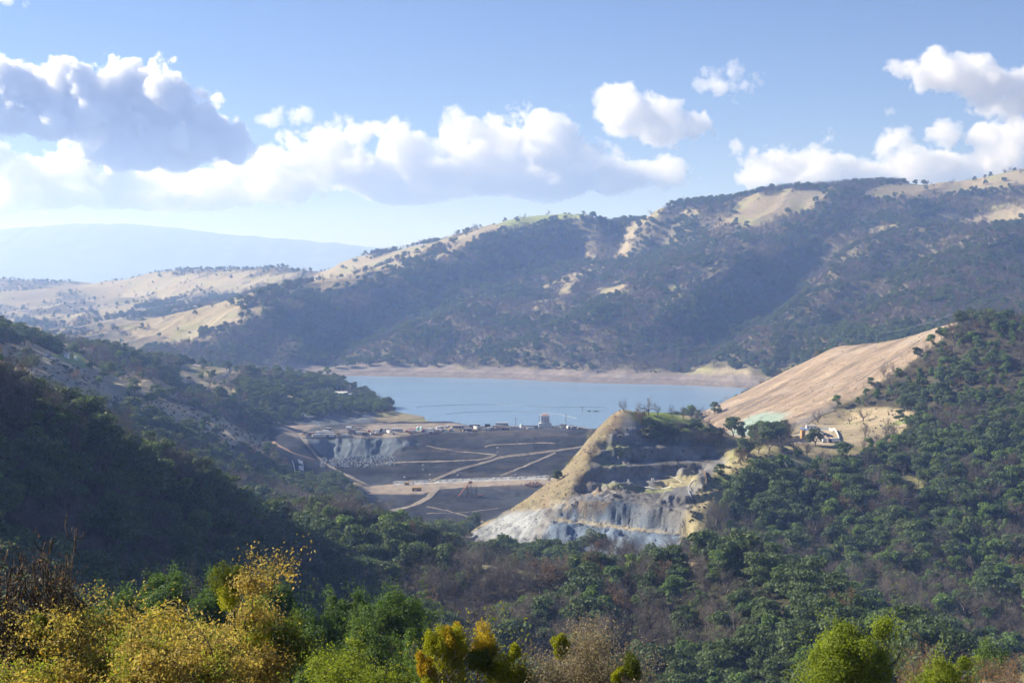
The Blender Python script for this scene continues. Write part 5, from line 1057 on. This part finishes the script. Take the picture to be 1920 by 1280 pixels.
rocks(None, 300, None, 0.4, mat('slope_stone', (0.24, 0.20, 0.16), 0.95, 0.3, 0.6), 'slope_rubble', 'loose stones scattered on the tan cut slope', kind='stuff', place=stone_spot)
def talus_spot():
    p = hit(rk.uniform(900, 1290), rk.uniform(905, 1045), 860, 1050); return np.array((p.x, p.y, p.z + 0.1))
rocks(None, 420, None, 0.36, rock_m, 'talus_rubble', 'broken stones on the quarry benches', kind='stuff', place=talus_spot)
# two narrow cypresses by the white house
M_cyp = leaf_mat('cypress_leaf', [(0.012, 0.022, 0.010), (0.02, 0.034, 0.014)], 0.1)
for u, hp, lab in ((630, 17, 'taller narrow dark cypress by the white house'), (636, 15, 'shorter narrow dark cypress by the white house')):
    b = hit(u, 737, 1700, 2400); h = hp * b.y / F; r = np.random.default_rng(u); e = root('cypress', b, lab, 'tree')
    z = r.random(700) ** 0.8; a = r.uniform(0, 6.28, 700); rad = h * 0.13 * np.sin(np.pi * (0.12 + 0.88 * z) ** 0.8) ; p = np.stack([np.cos(a) * rad, np.sin(a) * rad, z * h], 1)
    LV, LF = leaf_quads(p, np.stack([np.cos(a), np.sin(a), a * 0 + 0.6], 1) + r.normal(0, 0.3, (700, 3)), 0.45, r); add_obj('crown', mesh_from('cypress_crown', LV, LF, [M_cyp]), e); MB().tube((0, 0, -0.3), (0, 0, h * 0.5), 0.25, 0.12, M_bark, 6).build('trunk', e)

# ------------------------------------------------------------------ foreground trees, each its own mesh
M_gold = leaf_mat('golden_leaf', [(0.22, 0.14, 0.03), (0.38, 0.28, 0.05), (0.46, 0.36, 0.10), (0.30, 0.30, 0.05), (0.50, 0.30, 0.03)], 0.55, (1, 0.92, 0.55))
M_brownleaf = leaf_mat('dry_brown_leaf', [(0.19, 0.10, 0.045), (0.28, 0.155, 0.06), (0.36, 0.23, 0.10)], 0.35, (1, 0.8, 0.55))
M_lichen = leaf_mat('lichen_twig', [(0.24, 0.19, 0.12), (0.32, 0.26, 0.16), (0.28, 0.24, 0.10)], 0.3, (1, 0.9, 0.7))
M_lime = leaf_mat('yellow_green_leaf', [(0.10, 0.15, 0.015), (0.18, 0.24, 0.022), (0.27, 0.32, 0.035), (0.14, 0.16, 0.025)], 0.55, (1, 1, 0.5))
M_fgreen = leaf_mat('fresh_oak_leaf', [(0.05, 0.10, 0.018), (0.085, 0.155, 0.026), (0.13, 0.215, 0.038)], 0.42, (1, 1, 0.5))
M_mist = leaf_mat('mistletoe_leaf', [(0.20, 0.23, 0.012), (0.32, 0.33, 0.018), (0.42, 0.38, 0.025)], 0.55, (1, 1, 0.4)); M_misto = leaf_mat('orange_mistletoe_leaf', [(0.34, 0.21, 0.015), (0.48, 0.36, 0.02), (0.42, 0.40, 0.03)], 0.55, (1, 0.85, 0.4)); M_mistd = leaf_mat('dark_mistletoe_leaf', [(0.05, 0.075, 0.012), (0.10, 0.13, 0.016), (0.15, 0.17, 0.02)], 0.4, (1, 1, 0.4))
M_fbark = mat('mossy_bark', (0.075, 0.058, 0.035), 0.95, 0.5, 3.0, bump=0.6)

def hero(u, vtop, y, wpx, leafm, n, size, label, seed, name='oak', limbs=8, subs=8, twigs=5, level4=2, jitter=0.22, mistle=(), barem=M_fbark, gnarl=0.3, fuzzn=0, lean=(0, 0), trunk_r=0.03, shape=None, cat='tree', spread_k=1.0, dense=0, loose=0.0, green=0.0, rmin=0.0, dome=0):
    r = np.random.default_rng(seed); x = (u - 960) / F * y; z = float(ground(u, y)); h = (HZ - vtop) / F * y - z; w = wpx / F * y
    e = root(name, (x, y, z), label, cat)
    segs, tips = skeleton(h * 0.92, 1.0, r, gnarl, limbs, subs, twigs, 0.26, trunk_r, lean, 0.06, level4)
    T = np.array([t[0] for t in tips]); cur = np.percentile(np.abs(T[:, :2]), 96) * 2; k = w / max(cur, 0.1) * spread_k; kz = h / max(np.percentile(T[:, 2], 99.5), 0.1)
    sc = np.array([k, k, kz]); segs = [(p * sc, np.maximum(rad, rmin)) for p, rad in segs]; tips = [(t[0] * sc, t[1]) for t in tips]; T = T * sc
    V, Fc = tubes([s for s in segs if s[1][0] > 0.004], 5); add_obj('trunk', mesh_from(name + '_trunk', V, Fc, [barem], smooth=True), e)
    if n:
        if dense:
            top = T[T[:, 2] > (0.32 if loose < 0.5 else 0.2) * h]; top = top[r.integers(0, len(top), dense)]; lim = np.maximum(np.hypot(top[:, 0], top[:, 1]) / ((0.3 if dome else 0.38) * w), 1.0); top[:, :2] /= lim[:, None]; top[:, 2] = np.minimum(top[:, 2], h * 0.92)
            k_ = 0.6 if loose > 0.5 else 0.85
            lob = [(c_, w * r.uniform(0.08, 0.15) * k_, w * r.uniform(0.06, 0.12) * k_) for c_ in top]
            if dome: lob += [(c_, a_ * 0.8, b_ * 0.8) for c_, a_, b_ in crown_lobes(r, dome, w * 1.02, h * 0.96, 0.22)]
            DV, DF = lobe_leaves(lob, int(n * (1 - loose)), size, r, 0.3 if loose < 0.5 else 0.1); add_obj('crown', mesh_from(name + '_crown', DV, DF, [leafm]), e)
            n = int(n * loose); jitter = 0.15 if loose >= 0.5 else w * 0.035
            if green:
                gt = T[r.integers(0, len(T), 40)]; q = gt[r.integers(0, 40, int(n * green * 2))]; q = q + r.normal(0, 0.22, q.shape); GV, GF = leaf_quads(q, r.normal(0, 1, q.shape), size, r, 0.55); add_obj('green_foliage', mesh_from(name + '_green', GV, GF, [M_lime]), e)

    if n:
        T2 = T[np.hypot(T[:, 0], T[:, 1]) < 0.55 * w]; q = T2[r.integers(0, len(T2), n)] + r.normal(0, jitter, (n, 3)) * (1 + 0.6 * r.random((n, 1))); LV, LF = leaf_quads(q, r.normal(0, 1, (n, 3)) + np.array([0, 0, 0.5]), size * r.uniform(0.55, 1.35, n), r, 0.55)
        add_obj('foliage' if dense else 'crown', mesh_from(name + '_crown', LV, LF, [leafm]), e)
    if fuzzn:
        FV, FF = fuzz(tips, fuzzn, 0.28, r, 0.008); add_obj('twigs', mesh_from(name + '_twigs', FV, FF, [M_twig]), e)
    for (mu, mv, mr, mm) in mistle:                     # mistletoe clumps: photo spot and radius
        d = r.normal(0, 1, (int(1500 + 40 * mr), 3)); d /= np.linalg.norm(d, axis=1, keepdims=True); R_ = mr / F * y; rr_ = R_ * r.uniform(0.45, 1.0, len(d))[:, None] * (1 + 0.22 * fbm(d[:, 0] * 2 + mu, d[:, 1] * 2 + d[:, 2] * 3, 3, 5))[:, None]
        c = np.array([(mu - 960) / F * y - x + r.normal(0, 0.1), r.uniform(-0.8, -0.2), (HZ - mv) / F * y - z]); sub = r.normal(0, 0.42, (7, 3)) * R_; kk = r.integers(0, 7, len(d)); rr_ = rr_ * 0.68; c = c + sub[kk]; LV, LF = leaf_quads(c + d * rr_ * np.array([0.92, 0.92, 1.12]), d * 0.3 + r.normal(0, 0.8, d.shape), 0.040 * y / 45 * r.uniform(0.6, 1.3, len(d)), r, 0.4)
        add_obj('mistletoe', mesh_from('mistletoe', LV, LF, [mm]), e)
    return e
hero(15, 985, 44, 230, M_brownleaf, 3500, 0.032, 'gnarled nearly leafless brown oak at the left edge in front', 21, 'bare_oak', 8, 9, 6, 3, 0.13, barem=M_fbark, gnarl=0.42, fuzzn=1500, trunk_r=0.055, rmin=0.016)
hero(440, 1040, 50, 380, M_gold, 46000, 0.048, 'tall golden brown oak hung with green mistletoe clumps in front', 22, 'golden_oak', 8, 8, 5, 2, 0.24, mistle=((432, 1082, 30, M_mistd), (448, 1112, 30, M_mist), (540, 1195, 42, M_mistd), (560, 1225, 34, M_mistd), (480, 1180, 26, M_mist)), dense=90, loose=0.5, green=0.22, rmin=0.012, trunk_r=0.05)
hero(190, 1150, 42, 470, M_gold, 52000, 0.044, 'low spreading golden oak filling the lower left corner', 23, 'golden_oak', 9, 8, 5, 2, 0.24, mistle=((90, 1170, 18, M_mistd),), fuzzn=400, dense=110, loose=0.5, green=0.22, rmin=0.012, trunk_r=0.05)
hero(330, 1180, 40, 330, M_gold, 40000, 0.044, 'golden oak crown between the low spreading and the tall golden oak', 24, 'golden_oak', 8, 8, 5, 2, 0.24, fuzzn=300, dense=90, loose=0.5, green=0.22, rmin=0.012, trunk_r=0.05)
hero(880, 1165, 42, 220, M_mist, 2200, 0.04, 'oak covered in yellow and orange mistletoe balls', 25, 'mistletoe_oak', 7, 6, 4, 2, 0.16, fuzzn=3000,
     mistle=((852, 1216, 30, M_mist), (858, 1195, 26, M_mist), (905, 1203, 28, M_misto), (902, 1222, 24, M_mistd), (952, 1256, 32, M_mist), (820, 1190, 22, M_mist), (845, 1182, 18, M_misto), (800, 1238, 16, M_misto), (970, 1268, 26, M_mist), (845, 1245, 26, M_mist), (820, 1268, 22, M_mist), (925, 1240, 22, M_mistd)))
hero(1075, 1186, 42, 250, M_lichen, 26000, 0.03, 'pale lichen covered oak crown at the bottom centre', 26, 'lichen_oak', 7, 8, 5, 2, 0.2, fuzzn=6000, mistle=((1042, 1205, 16, M_mist), (1048, 1195, 14, M_mist), (975, 1210, 14, M_mist)))
hero(1178, 1208, 41, 190, M_lichen, 18000, 0.03, 'pale twiggy oak with one dark green mistletoe ball', 27, 'lichen_oak', 7, 7, 5, 2, 0.18, fuzzn=5000, mistle=((1180, 1240, 20, M_mistd), (1160, 1262, 14, M_mist)))
hero(690, 1218, 46, 260, M_lime, 40000, 0.036, 'yellow green bushy tree at the bottom left of centre', 28, 'green_bush', 8, 8, 5, 1, 0.22, dense=60, loose=0.5, green=0.22, rmin=0.012, trunk_r=0.05)
hero(600, 1245, 43, 150, M_lime, 7000, 0.045, 'small yellow green bush right of the tall golden oak', 29, 'green_bush', 7, 7, 4, 1, 0.2)
hero(1605, 1148, 66, 215, M_lime, 80000, 0.05, 'dense yellow green leafy tree at the lower right', 30, 'leafy_tree', 9, 8, 5, 1, 0.30, spread_k=1.0, dense=70, loose=0.22, dome=40)
hero(1770, 1216, 70, 125, M_lime, 34000, 0.05, 'smaller darker leafy tree right of the dense yellow green tree', 31, 'leafy_tree', 8, 7, 4, 1, 0.28, dense=40, loose=0.25, dome=24)
for i, (u, vt, y, w, mm, n, s, lab) in enumerate(((150, 1118, 92, 150, M_lime, 9000, 0.10, 'bright yellow green oak behind the golden oaks at the left'), (95, 1140, 88, 110, M_lime, 6000, 0.10, 'yellow green tree at the far left behind the golden oaks'), (232, 1092, 118, 125, M_fgreen, 9000, 0.12, 'rounded dark green oak second from left behind the golden oaks'),
        (320, 1070, 128, 160, M_fgreen, 13000, 0.13, 'large green oak left of the tall golden oak top'), (390, 1074, 125, 110, M_fgreen, 8000, 0.12, 'green oak directly behind the tall golden oak'), (520, 1072, 130, 130, M_fgreen, 9000, 0.13, 'green oak right of the tall golden oak top'), (600, 1118, 120, 110, M_fgreen, 8000, 0.12, 'green oak at the foot of the brown hillside group'),
        (740, 1092, 125, 170, M_fgreen, 15000, 0.13, 'large domed dark green oak left of the mistletoe oak'), (655, 1102, 130, 100, M_fgreen, 8000, 0.12, 'green oak left of the large domed oak'), (690, 1150, 105, 120, M_fgreen, 9000, 0.11, 'pale fresh green oak under the large domed oak'), (790, 1165, 100, 100, M_fgreen, 7000, 0.10, 'low green oak at the right foot of the large domed oak'), (640, 1180, 90, 120, M_lime, 7000, 0.09, 'light green bush under the pale fresh oak'))):
    hero(u, vt, y, w, mm, int(n * 4), s * 0.7, lab, 60 + i, 'green_oak', 8, 7, 4, 1, 0.42, trunk_r=0.03, dense=50, loose=0.22, dome=34)
hero(345, 1055, 165, 130, M_twig, 0, 0.05, 'pinkish grey bare tree behind the green oaks at the left', 80, 'bare_oak', 8, 7, 5, 1, barem=M_greybark, fuzzn=6000)
for i, (u, vt, y, w, lab) in enumerate(((1720, 1200, 150, 90, 'grey bare bush behind the smaller leafy tree'), (1880, 1225, 150, 130, 'grey brown bare bush in the lower right corner'), (1830, 1240, 120, 90, 'brown bare bush right of the smaller leafy tree'))):
    hero(u, vt, y, w, M_brownleaf, 900, 0.1, lab, 85 + i, 'bare_bush', 7, 6, 4, 1, barem=M_greybark, fuzzn=4500, cat='shrub')
hero(1852, 1200, 175, 60, M_bright, 5000, 0.14, 'conical bright green shrub at the lower right', 90, 'green_shrub', 7, 6, 4, 1, 0.3, cat='shrub')
# dry grass on the near slope
def grass_patch():
    n = 16000; r = np.random.default_rng(77); y = np.exp(r.uniform(np.log(25), np.log(230), n)); u = r.uniform(-60, 1980, n); z = ground(u, y); x = (u - 960) / F * y; p = np.stack([x, y, z], 1); p = np.repeat(p, 5, 0) + np.concatenate([r.normal(0, 0.25, (n * 5, 2)), np.zeros((n * 5, 1))], 1)
    d = r.normal(0, 0.35, p.shape); d[:, 2] = 1; a = r.uniform(0, 6.28, len(p)); w = (0.012 + 0.00025 * p[:, 1])[:, None]; sx = np.stack([np.cos(a), np.sin(a), a * 0], 1) * w
    V = np.stack([p - sx, p + sx, p + d * r.uniform(0.25, 0.6, (len(p), 1))], 1).reshape(-1, 3)
    m = leaf_mat('dry_grass_blade', [(0.24, 0.19, 0.08), (0.33, 0.27, 0.12), (0.16, 0.18, 0.05)], 0.3)
    tag(add_obj('grass', mesh_from('grass', V, np.arange(3 * len(p)).reshape(-1, 3), [m])), 'dry and green grass on the near slope', kind='stuff')
grass_patch()

# ------------------------------------------------------------------ clouds (real volumes, 20 km out, far above the haze)
CLOUD_Y = 20000.0
def cloud_material(name, dens):
    m = bpy.data.materials.new(name); m.use_nodes = True; nt = m.node_tree; nt.nodes.clear()
    out = nt.nodes.new('ShaderNodeOutputMaterial'); pv = nt.nodes.new('ShaderNodeVolumePrincipled')
    pv.inputs['Color'].default_value = (0.99, 0.99, 0.99, 1); pv.inputs['Density'].default_value = dens
    pv.inputs['Anisotropy'].default_value = 0.30; pv.inputs['Density Attribute'].default_value = 'density'
    nt.links.new(pv.outputs[0], out.inputs['Volume']); return m

def make_cloud(name, lobes, label, dens, voxel, y=CLOUD_Y, erode=0.5, nscale=1.0, mat=None, depth=1.0, seed=0.0, grow=1.0):
    """lobes: (photo column, photo row, half width px, half height px)"""
    k = y / F; lobes = [(u, v, ru * grow, rv * grow) for (u, v, ru, rv) in lobes]
    lob = [(((u - 960) * k), y + random.uniform(-0.5, 0.5) * (ru + rv) * k * 0.4, (HZ - v) * k, ru * k, (ru + rv) * 0.5 * k * depth, rv * k) for (u, v, ru, rv) in lobes]
    ctr = Vector((sum(l[0] for l in lob) / len(lob), y, sum(l[2] for l in lob) / len(lob)))
    pad = 1.35
    lo = Vector((min(l[i] - l[i + 3] * pad for l in lob) for i in range(3))) - ctr; hi = Vector((max(l[i] + l[i + 3] * pad for l in lob) for i in range(3))) - ctr
    ng = bpy.data.node_groups.new(name + '_nodes', 'GeometryNodeTree')
    ng.interface.new_socket('Geometry', in_out='INPUT', socket_type='NodeSocketGeometry'); ng.interface.new_socket('Geometry', in_out='OUTPUT', socket_type='NodeSocketGeometry')
    N = ng.nodes.new; L = ng.links.new
    go = N('NodeGroupOutput'); pos = N('GeometryNodeInputPosition')
    def math_(op, a, b=None, c=None, clamp=False):
        nd = N('ShaderNodeMath'); nd.operation = op; nd.use_clamp = clamp
        for i_, x in enumerate((a, b, c)):
            if x is None: continue
            if isinstance(x, (int, float)): nd.inputs[i_].default_value = x
            else: L(x, nd.inputs[i_])
        return nd.outputs[0]
    def vmath(op, a, b):
        nd = N('ShaderNodeVectorMath'); nd.operation = op
        for i_, x in enumerate((a, b)):
            if x is None: continue
            if isinstance(x, (tuple, Vector)): nd.inputs[i_].default_value = x
            else: L(x, nd.inputs[i_])
        return nd
    # warped position
    w1 = N('ShaderNodeTexNoise'); w1.inputs['Scale'].default_value = 1 / (900.0 * nscale); w1.inputs['Detail'].default_value = 3
    off = vmath('ADD', pos.outputs[0], (seed * 7919.0, seed * 3571.0, seed * 1237.0)).outputs[0]
    L(off, w1.inputs['Vector'])
    wv = vmath('SUBTRACT', w1.outputs['Color'], (0.5, 0.5, 0.5)).outputs[0]
    sc = N('ShaderNodeVectorMath'); sc.operation = 'SCALE'; L(wv, sc.inputs[0]); sc.inputs['Scale'].default_value = 420.0 * nscale
    p = vmath('ADD', pos.outputs[0], sc.outputs[0]).outputs[0]
    d = None
    for (x, yy, z, rx, ry, rz) in lob:
        s = vmath('SUBTRACT', p, (x - ctr.x, yy - ctr.y, z - ctr.z)).outputs[0]
        dv = vmath('DIVIDE', s, (rx, ry, rz)).outputs[0]
        ln = N('ShaderNodeVectorMath'); ln.operation = 'LENGTH'; L(dv, ln.inputs[0])
        e = math_('MULTIPLY', math_('SUBTRACT', 1.0, ln.outputs['Value']), (rx + rz) * 0.5)      # metres inside
        d = e if d is None else math_('SMOOTH_MAX', d, e, 120.0 * nscale)
    v1 = N('ShaderNodeTexVoronoi'); v1.feature = 'F1'; v1.inputs['Scale'].default_value = 1 / (520.0 * nscale); v1.inputs['Detail'].default_value = 4.0; v1.inputs['Roughness'].default_value = 0.58; v1.inputs['Lacunarity'].default_value = 2.3
    pw = vmath('ADD', off, sc.outputs[0]).outputs[0]; L(pw, v1.inputs['Vector'])
    n1 = N('ShaderNodeTexNoise'); n1.inputs['Scale'].default_value = 1 / (260.0 * nscale); n1.inputs['Detail'].default_value = 8; n1.inputs['Roughness'].default_value = 0.74; L(off, n1.inputs['Vector'])
    bill = math_('MULTIPLY', math_('SUBTRACT', 0.88, v1.outputs['Distance']), 620.0 * nscale * erode)
    fine = math_('MULTIPLY', math_('SUBTRACT', n1.outputs[0], 0.5), 760.0 * nscale * erode)
    tot = math_('ADD', math_('ADD', d, bill), fine)
    den = N('ShaderNodeMapRange'); den.interpolation_type = 'SMOOTHSTEP'; L(tot, den.inputs['Value']); den.inputs['From Min'].default_value = 0; den.inputs['From Max'].default_value = 45 * nscale
    vc = N('GeometryNodeVolumeCube'); L(den.outputs['Result'], vc.inputs['Density']); vc.inputs['Background'].default_value = 0.0
    vc.inputs['Min'].default_value = lo; vc.inputs['Max'].default_value = hi
    for a, i_ in (('X', 0), ('Y', 1), ('Z', 2)): vc.inputs['Resolution ' + a].default_value = max(8, int((hi[i_] - lo[i_]) / voxel))
    sm = N('GeometryNodeSetMaterial'); L(vc.outputs[0], sm.inputs['Geometry']); sm.inputs['Material'].default_value = mat
    L(sm.outputs[0], go.inputs[0])
    me = bpy.data.meshes.new(name); me.materials.append(mat)
    o = add_obj(name, me, loc=ctr); md = o.modifiers.new('cloud', 'NODES'); md.node_group = ng
    tag(o, label, 'cloud', None, 'stuff')
    return o


cm = cloud_material('cloud_water', 0.018); cm_bank = cloud_material('cloud_bank', 0.0052); cm_mid = cloud_material('cloud_mid', 0.0065); cm_thin = cloud_material('cloud_wisp', 0.0035)
make_cloud('cloud', [(-70, 190, 90, 62), (20, 175, 75, 60), (70, 155, 50, 42), (120, 160, 48, 44), (165, 165, 45, 45), (215, 148, 52, 38), (255, 150, 50, 40), (300, 170, 52, 42), (345, 195, 50, 48), (385, 225, 48, 48), (425, 255, 42, 42), (455, 282, 32, 28), (250, 225, 110, 65), (330, 262, 110, 48), (240, 290, 70, 30), (120, 220, 110, 40), (0, 228, 80, 36)],
           'large grey shadowed cumulus cloud with bright rim at the upper left', 0.012, 17, mat=cm, depth=1.1, seed=1, erode=0.55, grow=1.12)
make_cloud('cloud', [(-60, 320, 70, 50), (20, 335, 60, 42), (90, 330, 60, 42), (170, 345, 60, 36), (260, 350, 70, 32), (350, 345, 70, 36), (430, 335, 60, 42), (500, 315, 50, 50), (560, 300, 50, 48), (620, 275, 48, 48), (675, 255, 36, 36), (720, 250, 34, 30), (745, 290, 55, 50), (800, 290, 45, 50), (850, 262, 46, 46), (905, 250, 50, 40), (955, 262, 46, 44), (1010, 240, 42, 46), (1050, 255, 45, 40), (1065, 290, 60, 50), (960, 325, 90, 38), (840, 330, 90, 38), (700, 335, 90, 36), (580, 345, 80, 30), (1140, 318, 55, 36), (1200, 335, 50, 26), (1255, 348, 40, 16), (130, 300, 60, 40), (520, 345, 90, 30), (640, 310, 70, 45), (300, 370, 140, 20), (760, 355, 140, 22), (1000, 350, 140, 24), (1000, 300, 60, 45), (890, 300, 60, 45), (0, 370, 80, 24), (100, 365, 120, 26), (440, 365, 120, 24), (1120, 345, 110, 24), (1230, 325, 60, 30), (-40, 300, 60, 50)],
           'long white bank of cumulus clouds above the distant mountain', 0.012, 21, mat=cm_bank, depth=0.7, seed=2, y=22500, erode=0.6, grow=1.22)
make_cloud('cloud', [(510, 222, 45, 16), (560, 215, 38, 18), (590, 238, 30, 18)], 'small wispy cloud right of the large grey cloud', 0.004, 20, mat=cm_thin, seed=3, y=21500, nscale=0.6, erode=0.8)
make_cloud('cloud', [(1120, 172, 30, 24), (1160, 192, 42, 34), (1205, 212, 48, 36), (1255, 225, 48, 34), (1300, 236, 42, 28), (1330, 245, 22, 16), (1190, 240, 50, 22), (1230, 240, 70, 28), (1180, 215, 55, 32)], 'mid sized cumulus with grey base left of the centre gap', 0.012, 15, mat=cm_mid, seed=4, y=19500, nscale=0.8, erode=0.6, grow=1.22)
make_cloud('cloud', [(1305, 140, 26, 20), (1335, 158, 30, 18), (1370, 140, 22, 26), (1395, 150, 26, 24), (1408, 185, 16, 18), (1355, 160, 40, 22)], 'small ragged white cloud high above the right ridge', 0.004, 18, mat=cm_thin, seed=5, y=19000, nscale=0.6, erode=0.9)
make_cloud('cloud', [(1375, 285, 32, 26), (1430, 278, 40, 26), (1490, 280, 42, 28), (1545, 285, 42, 30), (1600, 302, 44, 26), (1660, 290, 36, 34), (1690, 262, 28, 26), (1730, 300, 50, 28), (1790, 262, 40, 36), (1845, 262, 46, 38), (1910, 275, 60, 46), (1500, 325, 90, 22), (1640, 325, 90, 22), (1400, 335, 50, 16), (1800, 310, 90, 28), (1980, 290, 60, 46), (1560, 315, 80, 32), (1450, 305, 70, 30), (1750, 320, 90, 30), (1880, 310, 80, 40), (1660, 318, 70, 30)], 'long white cloud bank just above the right ridge', 0.012, 18, mat=cm_bank, seed=6, depth=0.7, y=22500, erode=0.55, grow=1.22)
make_cloud('cloud', [(1700, 122, 32, 18), (1745, 128, 40, 32), (1800, 122, 40, 34), (1845, 140, 46, 40), (1890, 165, 50, 40), (1940, 180, 50, 45), (1800, 170, 50, 28), (1920, 135, 30, 24), (1830, 165, 70, 40), (1770, 150, 50, 36), (1900, 195, 60, 34)], 'slanting cumulus with grey underside in the upper right corner', 0.012, 15, mat=cm_mid, seed=7, y=18500, nscale=0.8, erode=0.55, grow=1.2)
make_cloud('cloud', [(1668, 212, 14, 8), (1700, 205, 12, 8)], 'tiny cloud shred under the upper right cumulus', 0.004, 14, mat=cm_thin, seed=8, y=18500, nscale=0.4, erode=0.8)
make_cloud('cloud', [(8, 0, 26, 12), (36, 10, 16, 8)], 'tiny cloud shred in the top left corner', 0.004, 14, mat=cm_thin, seed=9, y=18500, nscale=0.4, erode=0.7)
make_cloud('cloud', [(-10, 388, 34, 16)], 'low grey cloud fragment at the left edge', 0.012, 15, mat=cm, seed=10, y=30000, nscale=0.6, erode=0.5)

# ------------------------------------------------------------------ haze: one box of even air over camera and ground
hm = bpy.data.materials.new('haze_air'); hm.use_nodes = True; hm.node_tree.nodes.clear()
ho = hm.node_tree.nodes.new('ShaderNodeOutputMaterial'); hv = hm.node_tree.nodes.new('ShaderNodeVolumePrincipled')
hv.inputs['Color'].default_value = (0.32, 0.50, 1.0, 1); hv.inputs['Absorption Color'].default_value = (1, 1, 1, 1); hv.inputs['Density'].default_value = HAZE; hv.inputs['Anisotropy'].default_value = 0.3
hm.node_tree.links.new(hv.outputs[0], ho.inputs['Volume'])
x0, x1, y0, y1, z0, z1 = -13500, 13500, -300, 21500, -235, 860
hb = mesh_from('haze', [(x, y, z) for z in (z0, z1) for y in (y0, y1) for x in (x0, x1)], np.array([[0, 2, 3, 1], [4, 5, 7, 6], [0, 1, 5, 4], [2, 6, 7, 3], [0, 4, 6, 2], [1, 3, 7, 5]]), [hm])
tag(add_obj('haze', hb), kind='stuff')
